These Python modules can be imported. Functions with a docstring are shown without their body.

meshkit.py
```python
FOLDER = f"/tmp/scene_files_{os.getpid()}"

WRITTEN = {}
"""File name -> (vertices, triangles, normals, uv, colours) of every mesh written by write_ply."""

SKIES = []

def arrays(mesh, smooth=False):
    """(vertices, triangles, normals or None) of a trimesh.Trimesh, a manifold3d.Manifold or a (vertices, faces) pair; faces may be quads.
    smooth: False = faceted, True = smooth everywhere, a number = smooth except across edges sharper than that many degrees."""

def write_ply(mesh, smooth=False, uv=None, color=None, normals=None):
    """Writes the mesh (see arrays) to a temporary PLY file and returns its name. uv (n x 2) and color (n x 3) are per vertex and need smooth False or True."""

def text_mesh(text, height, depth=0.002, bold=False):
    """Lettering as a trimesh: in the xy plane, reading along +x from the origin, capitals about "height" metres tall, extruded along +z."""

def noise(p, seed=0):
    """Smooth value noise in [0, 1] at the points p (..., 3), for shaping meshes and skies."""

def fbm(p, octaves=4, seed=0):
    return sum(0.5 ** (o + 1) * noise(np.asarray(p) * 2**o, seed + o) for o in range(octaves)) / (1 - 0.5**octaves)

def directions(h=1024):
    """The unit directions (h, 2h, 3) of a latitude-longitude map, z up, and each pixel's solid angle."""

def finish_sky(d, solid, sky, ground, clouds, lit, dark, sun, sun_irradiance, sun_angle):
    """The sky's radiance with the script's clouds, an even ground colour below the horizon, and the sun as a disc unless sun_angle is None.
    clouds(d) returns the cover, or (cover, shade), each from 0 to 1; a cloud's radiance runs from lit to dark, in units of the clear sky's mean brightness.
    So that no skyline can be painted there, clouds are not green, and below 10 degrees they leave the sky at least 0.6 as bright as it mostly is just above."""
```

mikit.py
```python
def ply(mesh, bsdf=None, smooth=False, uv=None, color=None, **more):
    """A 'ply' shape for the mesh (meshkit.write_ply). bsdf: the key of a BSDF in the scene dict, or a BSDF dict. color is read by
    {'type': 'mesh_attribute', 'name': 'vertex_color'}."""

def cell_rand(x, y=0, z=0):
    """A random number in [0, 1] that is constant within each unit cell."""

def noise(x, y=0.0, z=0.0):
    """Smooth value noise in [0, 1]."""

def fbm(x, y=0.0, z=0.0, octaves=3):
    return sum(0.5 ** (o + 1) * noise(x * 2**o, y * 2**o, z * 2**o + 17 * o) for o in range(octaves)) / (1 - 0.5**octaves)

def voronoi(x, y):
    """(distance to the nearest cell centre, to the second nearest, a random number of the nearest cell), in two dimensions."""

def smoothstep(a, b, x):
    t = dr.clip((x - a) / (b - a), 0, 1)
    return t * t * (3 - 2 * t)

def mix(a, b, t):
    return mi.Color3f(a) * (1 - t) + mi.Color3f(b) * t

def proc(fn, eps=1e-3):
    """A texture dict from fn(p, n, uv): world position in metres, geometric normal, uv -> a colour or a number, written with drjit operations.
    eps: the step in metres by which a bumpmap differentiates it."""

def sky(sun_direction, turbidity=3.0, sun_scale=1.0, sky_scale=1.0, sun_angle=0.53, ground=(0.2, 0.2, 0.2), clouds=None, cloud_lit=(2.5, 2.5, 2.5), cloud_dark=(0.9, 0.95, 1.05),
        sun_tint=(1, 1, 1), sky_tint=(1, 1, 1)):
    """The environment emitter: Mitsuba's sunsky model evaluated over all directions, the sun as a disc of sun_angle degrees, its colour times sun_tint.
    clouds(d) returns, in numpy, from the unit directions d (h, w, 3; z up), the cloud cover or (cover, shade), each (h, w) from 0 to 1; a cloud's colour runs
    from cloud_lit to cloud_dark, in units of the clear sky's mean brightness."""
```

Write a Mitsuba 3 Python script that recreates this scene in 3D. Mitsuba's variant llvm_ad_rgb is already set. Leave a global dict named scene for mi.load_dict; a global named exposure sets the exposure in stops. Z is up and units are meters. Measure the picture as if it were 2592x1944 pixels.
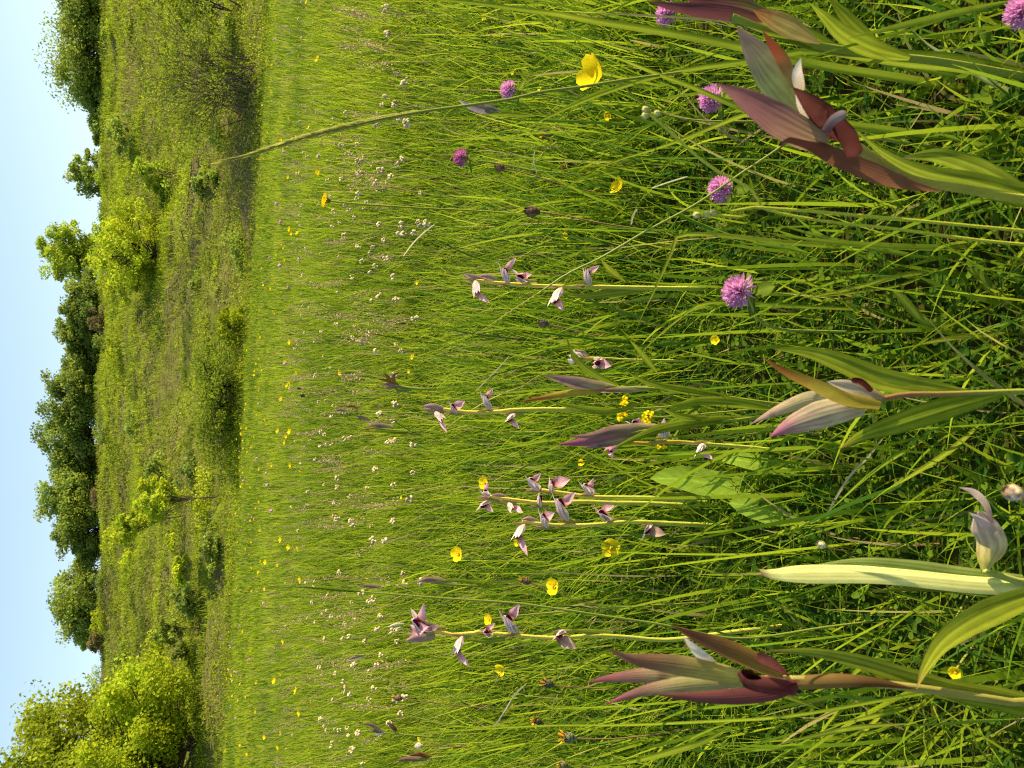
import math
import numpy as np
import mitsuba as mi
import mikit
import meshkit

scene, labels = {}, {}
T = mi.ScalarTransform4f

# ------------------------------------------------------------------ camera, sky, exposure
# The phone was held on its side: the world's up is the picture's left, its right is the picture's top.
TAN = math.tan(math.radians(33.0))
PITCH = math.radians(19.27)
CAM = np.array([0.0, 0.0, 0.5])
FWD = np.array([0.0, math.cos(PITCH), -math.sin(PITCH)])
DOWN = np.array([0.0, -math.sin(PITCH), -math.cos(PITCH)])
RIGHT = np.array([1.0, 0.0, 0.0])
scene['camera'] = {
    'type': 'thinlens', 'fov': 66.0, 'fov_axis': 'x', 'near_clip': 0.02, 'far_clip': 2000.0,
    'aperture_radius': 0.0005, 'focus_distance': 0.95,
    'to_world': T().look_at(origin=CAM.tolist(), target=(CAM + FWD).tolist(), up=[1, 0, 0]),
}
SUN_AZ, SUN_EL = math.radians(88), math.radians(36)
scene['sky'] = mikit.sky([math.sin(SUN_AZ) * math.cos(SUN_EL), math.cos(SUN_AZ) * math.cos(SUN_EL), math.sin(SUN_EL)],
                         turbidity=3.0, sun_tint=(1.0, 0.97, 0.9), ground=(0.08, 0.12, 0.03), sky_tint=(1.5, 1.22, 1.08))
exposure = 2.78

# ------------------------------------------------------------------ helpers
rng = np.random.default_rng(11)
count = {}


def numbered(name):
    n = count.get(name, 0)
    count[name] = n + 1
    return name if n == 0 else f'{name}_{n:03d}'


def thing(name, label, cat, group=None, kind=None):
    k = numbered(name)
    labels[k] = {'label': label, 'category': cat}
    if group:
        labels[k]['group'] = group
    if kind:
        labels[k]['kind'] = kind
    return k


def nrm(v):
    v = np.asarray(v, float)
    return v / np.maximum(np.linalg.norm(v, axis=-1, keepdims=True), 1e-12)


class Mesh:
    def __init__(self):
        self.v, self.f, self.c, self.n = [], [], [], 0

    def add(self, v, f, c):
        v = np.asarray(v, float)
        c = np.broadcast_to(np.asarray(c, float), v.shape)
        self.v.append(v)
        self.f.append(np.asarray(f, int) + self.n)
        self.c.append(c)
        self.n += len(v)
        return self

    def put(self, key, bsdf, smooth=True):
        scene[key] = mikit.ply((np.vstack(self.v), np.vstack(self.f)), bsdf, smooth=smooth, color=np.clip(np.vstack(self.c), 0.0005, 0.95))
        return key

    def part(self, parent, name, bsdf, smooth=True):
        return self.put(numbered(f'{parent}__{name}'), bsdf, smooth)


def spline(p, n):
    """n points along a smooth curve through the points p."""
    p = np.asarray(p, float)
    if len(p) == 2:
        t = np.linspace(0, 1, n)[:, None]
        return p[0] * (1 - t) + p[1] * t
    d = np.concatenate([[0], np.cumsum(np.linalg.norm(np.diff(p, axis=0), axis=1))])
    m = np.zeros_like(p)
    m[1:-1] = (p[2:] - p[:-2]) / (d[2:] - d[:-2])[:, None]
    m[0] = (p[1] - p[0]) / (d[1] - d[0])
    m[-1] = (p[-1] - p[-2]) / (d[-1] - d[-2])
    s = np.linspace(0, d[-1], n)
    i = np.clip(np.searchsorted(d, s, side='right') - 1, 0, len(p) - 2)
    h = (d[i + 1] - d[i])[:, None]
    t = ((s - d[i])[:, None]) / h
    return ((2 * t**3 - 3 * t**2 + 1) * p[i] + (t**3 - 2 * t**2 + t) * h * m[i] + (-2 * t**3 + 3 * t**2) * p[i + 1] + (t**3 - t**2) * h * m[i + 1])


def grid_faces(a, b, wrap=False):
    i, j = np.meshgrid(np.arange(a - 1), np.arange(b if wrap else b - 1), indexing='ij')
    j2 = (j + 1) % b
    q = np.stack([i * b + j, i * b + j2, (i + 1) * b + j2, (i + 1) * b + j], -1).reshape(-1, 4)
    return np.vstack([q[:, [0, 1, 2]], q[:, [0, 2, 3]]])


def tube(p, r, sides=6, color=(0.1, 0.2, 0.02), cap=True):
    p = np.asarray(p, float)
    t = nrm(np.gradient(p, axis=0))
    ref = np.array([0.31, 0.9, 0.17])
    a = nrm(np.cross(t, ref))
    b = np.cross(t, a)
    ang = np.arange(sides) * 2 * np.pi / sides
    r = np.broadcast_to(r, (len(p),))
    v = p[:, None] + r[:, None, None] * (np.cos(ang)[None, :, None] * a[:, None] + np.sin(ang)[None, :, None] * b[:, None])
    v = v.reshape(-1, 3)
    f = grid_faces(len(p), sides, True)
    c = np.asarray(color, float)
    if c.ndim == 2:
        c = np.repeat(c, sides, axis=0)
    else:
        c = np.broadcast_to(c, v.shape)
    if cap:
        v = np.vstack([v, p[:1], p[-1:]])
        k = np.arange(sides)
        k2 = (k + 1) % sides
        o = (len(p) - 1) * sides
        f = np.vstack([f, np.stack([k2, k, k * 0 + len(v) - 2], 1), np.stack([o + k, o + k2, k * 0 + len(v) - 1], 1)])
        c = np.vstack([c, c[:1], c[-1:]])
    return v, f, c


PROFILE = {
    'lance': ([0, .12, .3, .55, .8, 1], [0, .3, .68, 1, .95, .7]),
    'leaf': ([0, .1, .3, .55, .8, 1], [0, .3, .75, 1, .8, .3]),
    'grass': ([0, .2, .5, 1], [0.02, .5, .85, 1]),
    'broad': ([0, .06, .2, .45, .7, .88, 1], [0, .38, .75, 1, .85, .45, .12]),
    'lip': ([0, .15, .4, .7, 1], [0, .42, 1, .8, .4]),
    'hood': ([0, .15, .4, .65, .88, 1], [0.03, .5, .9, 1, .6, .3]),
    'petal': ([0, .08, .3, .6, 1], [.45, .75, 1, .8, .15]),
    'spindle': ([0, .12, .35, .6, .85, 1], [0, .4, .9, 1, .5, .03]),
    'strap': ([0, .1, .5, 1], [.3, .9, 1, .8]),
}


def blade(p, hw, facing, arc=0.5, nu=18, nv=7, profile='leaf', color=None, wave=0.0, ridge=0.0, ridges=5):
    """A leaf, bract or petal along the points p, tip first; hw is its greatest half width, its edges rise towards 'facing'; arc is half the angle of its cross-section."""
    c = spline(p, nu)
    u = np.linspace(0, 1, nu)
    w = np.interp(u, *PROFILE[profile]) * hw
    w = np.convolve(np.pad(w, 1, mode='reflect', reflect_type='odd'), [.2, .6, .2], 'valid')
    w = np.maximum(w, hw * .015)
    t = nrm(np.gradient(c, axis=0))
    s = nrm(np.cross(t, np.broadcast_to(facing, c.shape)))
    n = np.cross(s, t)
    v = np.linspace(-1, 1, nv)
    a = v * arc
    k = np.sin(arc) if arc < np.pi / 2 else 1.0
    x, z = np.sin(a) / k, (1 - np.cos(a)) / k
    pts = c[:, None] + s[:, None] * (w[:, None] * x)[..., None] + n[:, None] * (w[:, None] * z)[..., None]
    if ridge:
        pts = pts + n[:, None] * (w[:, None] * ridge * np.cos(v * np.pi * ridges) * (1 - np.abs(v) ** 4))[..., None]
    if wave:
        ph = rng.uniform(0, 6.28, 2)
        e = np.abs(v)[None] ** 2 * np.sin(u[:, None] * 9 + ph[0] + (v[None] > 0) * 1.7) * np.sin(np.pi * u)[:, None]
        pts = pts + n[:, None] * (wave * hw * e)[..., None]
    uu, vv = np.meshgrid(u, v, indexing='ij')
    col = color(uu, vv, pts) if callable(color) else np.broadcast_to(color, pts.shape)
    return pts.reshape(-1, 3), grid_faces(nu, nv), np.asarray(col).reshape(-1, 3)


def mixc(a, b, t):
    return np.asarray(a) * (1 - t[..., None]) + np.asarray(b) * t[..., None]


def sstep(a, b, x):
    t = np.clip((x - a) / (b - a), 0, 1)
    return t * t * (3 - 2 * t)


def leaf_color(base, vein=0.2, tip=None, tip_at=0.12, veins=3.0, keel=0.25):
    base = np.asarray(base, float)

    def fn(u, v, p):
        k = 1 + vein * np.cos(v * np.pi * veins) + keel * np.exp(-(v / .13) ** 2)
        k = k * (0.74 + 0.52 * meshkit.fbm(p * 120, 4, 5))
        c = base * k[..., None]
        if tip is not None:
            c = mixc(c, tip, (1 - sstep(0, tip_at, u)) * .9)
        return c
    return fn


def bract_color(tip, base, vein=(0.1, 0.02, 0.03), at=(0.35, 0.95), amount=0.6, n=7.0, edge=None):
    def fn(u, v, p):
        c = mixc(tip, base, sstep(at[0], at[1], u))
        k = sstep(.2, 1.05, np.cos((v + .13 + .1 * np.sin(u * 5 + v * 3)) * np.pi * n) * .5 + .5 + 1.1 * (meshkit.fbm(p * 130, 3, 9) - .5)) * amount * .8 * (1 - .5 * u)
        c = mixc(c, vein, k)
        c = c * (0.72 + 0.56 * meshkit.fbm(p * np.array([240, 240, 90]), 4, 3))[..., None]
        c = mixc(c, np.asarray(vein) * .6, sstep(.66, .8, meshkit.fbm(p * 130, 3, 14)) * .5)
        if edge is not None:
            c = mixc(c, edge, sstep(.72, 1, np.abs(v)) * .8)
        return c
    return fn


# ------------------------------------------------------------------ from a pixel of the photograph (2592 x 1944) to a place
CROPS = {'a1': (0, 0), 'a2': (0, 650), 'a3': (0, 1294), 'b1': (600, 0), 'b2': (600, 650), 'b3': (600, 1294),
         'c1': (1200, 0), 'c2': (1200, 650), 'c3': (1200, 1294), 'd1': (1892, 0), 'd2': (1892, 650), 'd3': (1892, 1294)}
Q = 700 / 1787.0


def px(crop, x, y):
    o = CROPS[crop]
    return o[0] + x * Q, o[1] + y * Q


def ray(s):
    p, q = (s[0] - 1296) / 1296 * TAN, (972 - s[1]) / 1296 * TAN
    return FWD + p * DOWN + q * RIGHT


def at(s, y):
    d = ray(s)
    return CAM + d * (y / d[1])


def per_px(p):
    return float(np.dot(np.asarray(p) - CAM, FWD)) * TAN / 1296


def terrain(x, y):
    x, y = np.asarray(x, float), np.asarray(y, float)
    ye = 20.0
    ym = np.clip(y, 0, ye)
    z = 0.20 * (ym / 20) ** 2
    t = np.clip((y - ye) / 26, 0, 1)
    z = z - 0.058 * np.clip(x, -40, 40) * sstep(0, 16, y) * (1 - sstep(0, .9, t))
    near = 1 - sstep(3, 9, y)
    p = np.stack([x, y, 0 * x], -1)
    z = z + (meshkit.fbm(p * 3.1, 3, 2) - .5) * .05 * near + (meshkit.fbm(p * .5, 3, 4) - .5) * .12 * sstep(1.5, 5, y)
    hill = 6.85 * (t + .2 * t * (1 - t))
    bump = (meshkit.fbm(p * np.array([.1, .2, 1]), 3, 8) - .5) * 1.1 * sstep(.03, .3, t) * (1 - sstep(.7, 1, t))
    warp = 2.5 * meshkit.fbm(p * np.array([.16, .3, 1]), 2, 12)
    band = meshkit.fbm(np.stack([x * .42, (y + warp) * .9, 0 * x], -1), 4, 13) - .5
    terr = (.95 * band + .06 * np.sin((y + 2 * warp) * 2 * np.pi / 1.3)) * sstep(.0, .08, t) * (1 - sstep(.95, 1.0, t))
    z = z + hill + bump + terr
    return z - np.clip(y - 48, 0, None) * .02


def hit(s, y0=.3, y1=90.0):
    """Where the ray through the pixel meets the ground."""
    d = ray(s)
    ys = np.geomspace(y0, y1, 900)
    p = CAM + d * (ys / d[1])[:, None]
    below = p[:, 2] < terrain(p[:, 0], p[:, 1])
    return p[np.argmax(below)] if below.any() else p[-1]


def hit_y(crop, x, y):
    return float(hit(px(crop, x, y))[1])


def line(crop, pts, y0, y1=None):
    """Points of one crop at distances running from y0 to y1."""
    y1 = y0 if y1 is None else y1
    return np.array([at(px(crop, *q), y0 + (y1 - y0) * i / max(len(pts) - 1, 1)) for i, q in enumerate(pts)])


def to_cam(p):
    return nrm(CAM - np.asarray(p).mean(0))


def to_ground(p, slack=(0.0, 0.0)):
    """The polyline p, tip first, carried on to the ground."""
    e = np.array([p[-1][0] + slack[0], p[-1][1] + slack[1], 0.0])
    e[2] = float(terrain(e[0], e[1])) - .005
    if p[-1][2] - e[2] > .015:
        return np.vstack([p, (p[-1] * .5 + e * .5) + np.array([slack[0] * -.1, 0, 0]), e])
    return np.vstack([p, e])


# ------------------------------------------------------------------ materials
VC = {'type': 'mesh_attribute', 'name': 'vertex_color'}
scene['leaf_thin'] = {'type': 'principledthin', 'base_color': VC, 'roughness': 0.36, 'diff_trans': 1.05, 'eta': 1.45}
scene['petal_thin'] = {'type': 'principledthin', 'base_color': VC, 'roughness': 0.5, 'diff_trans': 0.8, 'eta': 1.35}
scene['crown_leaf'] = {'type': 'principledthin', 'base_color': VC, 'roughness': 0.5, 'diff_trans': 1.0, 'eta': 1.35}
scene['plant_solid'] = {'type': 'twosided', 'bsdf': {'type': 'principled', 'base_color': VC, 'roughness': 0.5, 'specular': 0.4}}
scene['dull_solid'] = {'type': 'twosided', 'bsdf': {'type': 'principled', 'base_color': VC, 'roughness': 0.9, 'specular': 0.15}}


def soil_fn(p, n, uv):
    a = mikit.fbm(p.x * 40, p.y * 40, 0, 4)
    b = mikit.fbm(p.x * 2.1, p.y * 2.1, 3, 3)
    c = mikit.mix((0.035, 0.028, 0.012), (0.075, 0.07, 0.02), a)
    return mikit.mix(c, (0.05, 0.075, 0.012), mikit.smoothstep(.35, .7, b))


def hill_fn(p, n, uv):
    a = mikit.fbm(p.x * 1.2, p.y * 2.2, p.z, 4)
    b = mikit.fbm(p.x * .16, p.y * .3, 5, 3)
    c = mikit.mix((0.13, 0.12, 0.05), (0.13, 0.17, 0.02), mikit.smoothstep(.3, .7, a))
    return mikit.mix(c, (0.13, 0.115, 0.06), mikit.smoothstep(.5, .75, b))


scene['soil'] = {'type': 'diffuse', 'reflectance': mikit.proc(soil_fn)}
scene['hill_soil'] = {'type': 'diffuse', 'reflectance': mikit.proc(hill_fn)}

# ------------------------------------------------------------------ ground
ys = np.concatenate([np.linspace(-30, -.5, 12), np.linspace(-.4, 4, 90), np.geomspace(4.1, 20, 60), np.linspace(20.2, 50, 190), np.geomspace(51, 900, 20)])
xs = np.concatenate([-np.geomspace(900, 45, 14), np.linspace(-43, -4.2, 70), np.linspace(-4, 4, 90), np.linspace(4.2, 43, 70), np.geomspace(45, 900, 14)])
gx, gy = np.meshgrid(xs, ys, indexing='xy')
gv = np.stack([gx, gy, terrain(gx, gy)], -1).reshape(-1, 3)
gf = grid_faces(len(ys), len(xs))
mid = gv[gf].mean(1)
for name, sel, mat in (('meadow', mid[:, 1] < 20.1, 'soil'), ('hillside', mid[:, 1] >= 20.1, 'hill_soil')):
    f = gf[sel]
    used, inv = np.unique(f, return_inverse=True)
    f2 = inv.reshape(f.shape)
    v2 = gv[used]
    if np.cross(v2[f2[0, 1]] - v2[f2[0, 0]], v2[f2[0, 2]] - v2[f2[0, 0]])[2] < 0:
        f2 = f2[:, ::-1]
    scene[name] = mikit.ply((v2, f2), mat, smooth=True)
labels['meadow'] = {'label': 'damp soil and moss of the meadow showing between the grass', 'category': 'ground', 'kind': 'structure'}
labels['hillside'] = {'label': 'stepped grassy hillside rising behind the meadow to the ridge', 'category': 'hill', 'kind': 'structure'}


# ------------------------------------------------------------------ grass
def grass_mesh(mesh, base, h, lean, az, width, col, seg=4, face=None, droop=1.6):
    """One mesh of many blades: flat ribbons that taper and bend."""
    n = len(base)
    t = np.linspace(0, 1, seg + 1)
    d = np.stack([np.cos(az), np.sin(az), np.zeros(n)], 1)
    if face is None:
        face = rng.uniform(0, 2 * np.pi, n)
    s = np.stack([np.cos(face), np.sin(face), np.zeros(n)], 1)
    horiz = (lean * h)[:, None] * t[None] ** droop
    vert = h[:, None] * (t[None] - .45 * np.minimum(lean, 1.3)[:, None] * t[None] ** 2.4)
    c = base[:, None] + d[:, None] * horiz[..., None]
    c[..., 2] += vert
    w = width[:, None] * np.interp(t, [0, .35, .75, 1], [.75, 1, .65, .04])[None] * .5
    v = np.stack([c - s[:, None] * w[..., None], c + s[:, None] * w[..., None]], 2)
    k = (seg + 1) * 2
    f = []
    for i in range(seg):
        a = 2 * i
        f += [[a, a + 1, a + 3], [a, a + 3, a + 2]]
    f = (np.array(f)[None] + (np.arange(n) * k)[:, None, None]).reshape(-1, 3)
    mesh.add(v.reshape(-1, 3), f, np.repeat(col, k, axis=0))


def grass_colors(n, p, dry=0.06):
    """Fresh greens that vary from blade to blade and from patch to patch, with some straw."""
    a = rng.random(n)
    patch = meshkit.fbm(np.stack([p[:, 0] * .9, p[:, 1] * .5, 0 * a], 1), 3, 21)
    g = mixc((0.12, 0.235, 0.014), (0.41, 0.52, 0.026), np.clip(a ** 1.2 * .8 + (patch - .33) * .9, 0, 1))
    g = mixc(g, (0.045, 0.13, 0.018), (rng.random(n) < .19) * .85)
    g = mixc(g, (0.42, 0.33, 0.16), (rng.random(n) < dry) * rng.uniform(.4, 1, n))
    return g


def scatter(n, y0, y1, power, margin=.35, side=.62):
    """Places on the ground between two distances; power -1 is an even spread over the picture's columns."""
    u = rng.random(n)
    y = (y0 ** (power + 1) + u * (y1 ** (power + 1) - y0 ** (power + 1))) ** (1 / (power + 1)) if power != -1 else y0 * (y1 / y0) ** u
    x = rng.uniform(-1, 1, n) * (side * y + margin)
    return np.stack([x, y, terrain(x, y)], 1)


grass_key = thing('meadow_grass', 'long fresh green grass of the flowering meadow', 'grass', kind='stuff')


def grass_band(idx, n, y0, y1, power, h, w, seg, dry, lean=(.1, .8)):
    b = scatter(n, y0, y1, power)
    clump = meshkit.fbm(b * np.array([2.2, 1.6, 0]), 2, 31)
    hh = rng.uniform(h[0], h[1], n) * (.6 + .8 * clump)
    ww = np.maximum(rng.uniform(w[0], w[1], n), .75 * b[:, 1] / 789)
    m = Mesh()
    grass_mesh(m, b - [0, 0, .004], hh, rng.uniform(lean[0], lean[1], n) * rng.uniform(.5, 1.4, n), rng.uniform(0, 2 * np.pi, n), ww, grass_colors(n, b, dry), seg)
    m.put(f'{grass_key}__{idx:03d}', 'leaf_thin')


grass_band(1, 11000, .27, 1.1, 0.4, (.035, .12), (.0012, .0036), 6, .05, (.1, .9))
grass_band(2, 34000, .8, 2.6, 0.6, (.05, .15), (.0014, .0036), 5, .09, (.05, .65))
grass_band(3, 86000, 2.2, 7.0, 0.3, (.06, .17), (.0022, .0042), 4, .10, (.05, .55))
grass_band(4, 160000, 6.0, 20.6, 0.2, (.05, .15), (.004, .0065), 3, .11, (.05, .45))
grass_band(5, 1500, .45, 2.4, 0.4, (.12, .24), (.002, .004), 7, .08, (.05, .4))
grass_band(6, 3000, 2.2, 9.0, 0.3, (.14, .26), (.002, .004), 5, .3, (.05, .3))
grass_band(7, 480, .3, 1.0, 0.4, (.09, .18), (.003, .005), 8, .04, (.05, .5))

# low leaves under the grass
cover_key = thing('ground_cover', 'low clover and herb leaves crowding the ground under the grass', 'ground cover', kind='stuff')


def leaflets(mesh, c, size, normal, az, col, ratio=.62):
    """Small oval leaves: a kite of four triangles folded along the midrib."""
    n = len(c)
    a = nrm(np.stack([np.cos(az), np.sin(az), 0 * az], 1) - normal * (np.cos(az) * normal[:, 0] + np.sin(az) * normal[:, 1])[:, None])
    b = np.cross(normal, a)
    L, W = size[:, None], size[:, None] * ratio
    rows = [c, c + a * L * .35 + b * W * .5 + normal * L * .06, c + a * L * .8 + b * W * .42 + normal * L * .05, c + a * L, c + a * L * .8 - b * W * .42 + normal * L * .05, c + a * L * .35 - b * W * .5 + normal * L * .06, c + a * L * .5 - normal * L * .05]
    v = np.stack(rows, 1)
    f = np.array([[0, 1, 6], [1, 2, 6], [2, 3, 6], [3, 4, 6], [4, 5, 6], [5, 0, 6]])
    f = (f[None] + (np.arange(n) * 7)[:, None, None]).reshape(-1, 3)
    mesh.add(v.reshape(-1, 3), f, np.repeat(col, 7, axis=0))


def cover_band(idx, n, y0, y1, power, size, hgt):
    b = scatter(n, y0, y1, power)
    keep = meshkit.fbm(b * np.array([7, 7, 0]), 3, 41) > .36
    b = b[keep]
    n = len(b)
    b[:, 2] += rng.uniform(0, 1, n) ** 1.5 * hgt
    k = 3
    c = np.repeat(b, k, axis=0)
    az = np.repeat(rng.uniform(0, 6.28, n), k) + np.tile(np.arange(k) * 2.09, n) + rng.normal(0, .2, n * k)
    nn = nrm(np.stack([rng.normal(0, .45, n * k), rng.normal(0, .45, n * k), np.ones(n * k)], 1))
    col = np.repeat(mixc((0.045, 0.13, 0.018), (0.2, 0.32, 0.025), rng.random(n) ** 1.5), k, axis=0)
    m = Mesh()
    leaflets(m, c, np.repeat(rng.uniform(size[0], size[1], n), k), nn, az, col)
    m.put(f'{cover_key}__{idx:03d}', 'leaf_thin')


cover_band(1, 20000, .26, 1.2, .4, (.0038, .009), .05)
cover_band(2, 14000, 1.0, 3.5, .4, (.007, .013), .05)

# ------------------------------------------------------------------ hillside growth
hill_key = thing('hillside_grass', 'tussocky yellow-green grass in steps over the hillside', 'grass', kind='stuff')
scrub_key = thing('hillside_scrub', 'low leafy bramble and bracken patches on the hillside', 'scrub', kind='stuff')


def hill_points(n, y0=20, y1=48, side=.62):
    u = rng.random(n)
    y = np.sqrt(y0 ** 2 + u * (y1 ** 2 - y0 ** 2)) if n else np.zeros(0)
    x = rng.uniform(-1, 1, n) * (side * y + 1)
    return np.stack([x, y, terrain(x, y)], 1)


b = hill_points(170000)
green = meshkit.fbm(b * np.array([.22, .5, 0]), 3, 51)
n = len(b)
col = mixc((0.27, 0.265, 0.08), (0.36, 0.47, 0.03), np.clip((green - .26) * 3.2 + rng.normal(0, .3, n), 0, 1))
col = mixc(col, (0.1, 0.15, 0.02), (rng.random(n) < .2) * .9)
m = Mesh()
grass_mesh(m, b, rng.uniform(.1, .32, n) * (.5 + green), rng.uniform(.2, .9, n), rng.uniform(0, 6.28, n), rng.uniform(.02, .05, n) * (b[:, 1] / 45), col, 2)
m.put(hill_key, 'crown_leaf')


def quads(mesh, c, size, normal, col, ratio=.7):
    """Leaves of far crowns: one folded kite each."""
    n = len(c)
    a = nrm(np.cross(normal, rng.normal(0, 1, (n, 3))))
    b = np.cross(normal, a)
    L, W = size[:, None] * .5, size[:, None] * .5 * ratio
    v = np.stack([c - a * L, c + b * W + normal * W * .3, c + a * L, c - b * W + normal * W * .3], 1)
    f = (np.array([[0, 1, 2], [0, 2, 3]])[None] + (np.arange(n) * 4)[:, None, None]).reshape(-1, 3)
    mesh.add(v.reshape(-1, 3), f, np.repeat(col, 4, axis=0))


m = Mesh()
c0 = hill_points(14000)
g = meshkit.fbm(c0 * np.array([.16, .5, 0]), 3, 61)
sel = g + .1 * (c0[:, 1] < 32) + rng.normal(0, .04, len(c0)) > .455
c0 = c0[sel]
kind = np.clip(.75 + (meshkit.fbm(c0 * np.array([.35, .9, 0]), 2, 62) - .5) * 2.4 + rng.normal(0, .12, len(c0)), 0, 1)
kind = np.where(rng.random(len(c0)) < .1, .1, kind)
per = 30
c = np.repeat(c0, per, axis=0)
r = np.repeat(rng.uniform(.1, .34, len(c0)) * (1 + 1.3 * (rng.random(len(c0)) < .1)), per)
d = nrm(rng.normal(0, 1, c.shape)) * rng.random(len(c))[:, None] ** .45
c = c + d * np.stack([r * 2.2, r * .8, r * .6], 1)
c[:, 2] = np.maximum(c[:, 2] + .06, terrain(c[:, 0], c[:, 1]) + .02)
tone = np.repeat(mixc((0.07, 0.13, 0.02), (0.38, 0.49, 0.03), kind), per, axis=0) * rng.uniform(.88, 1.12, (len(c), 1))
quads(m, c, rng.uniform(.045, .1, len(c)) * (c[:, 1] / 34) ** .5, nrm(rng.normal(0, .6, c.shape) + [0, 0, .7]), tone, .6)
m.put(scrub_key, 'crown_leaf')

D2S = 2592 / 2212.0


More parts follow.
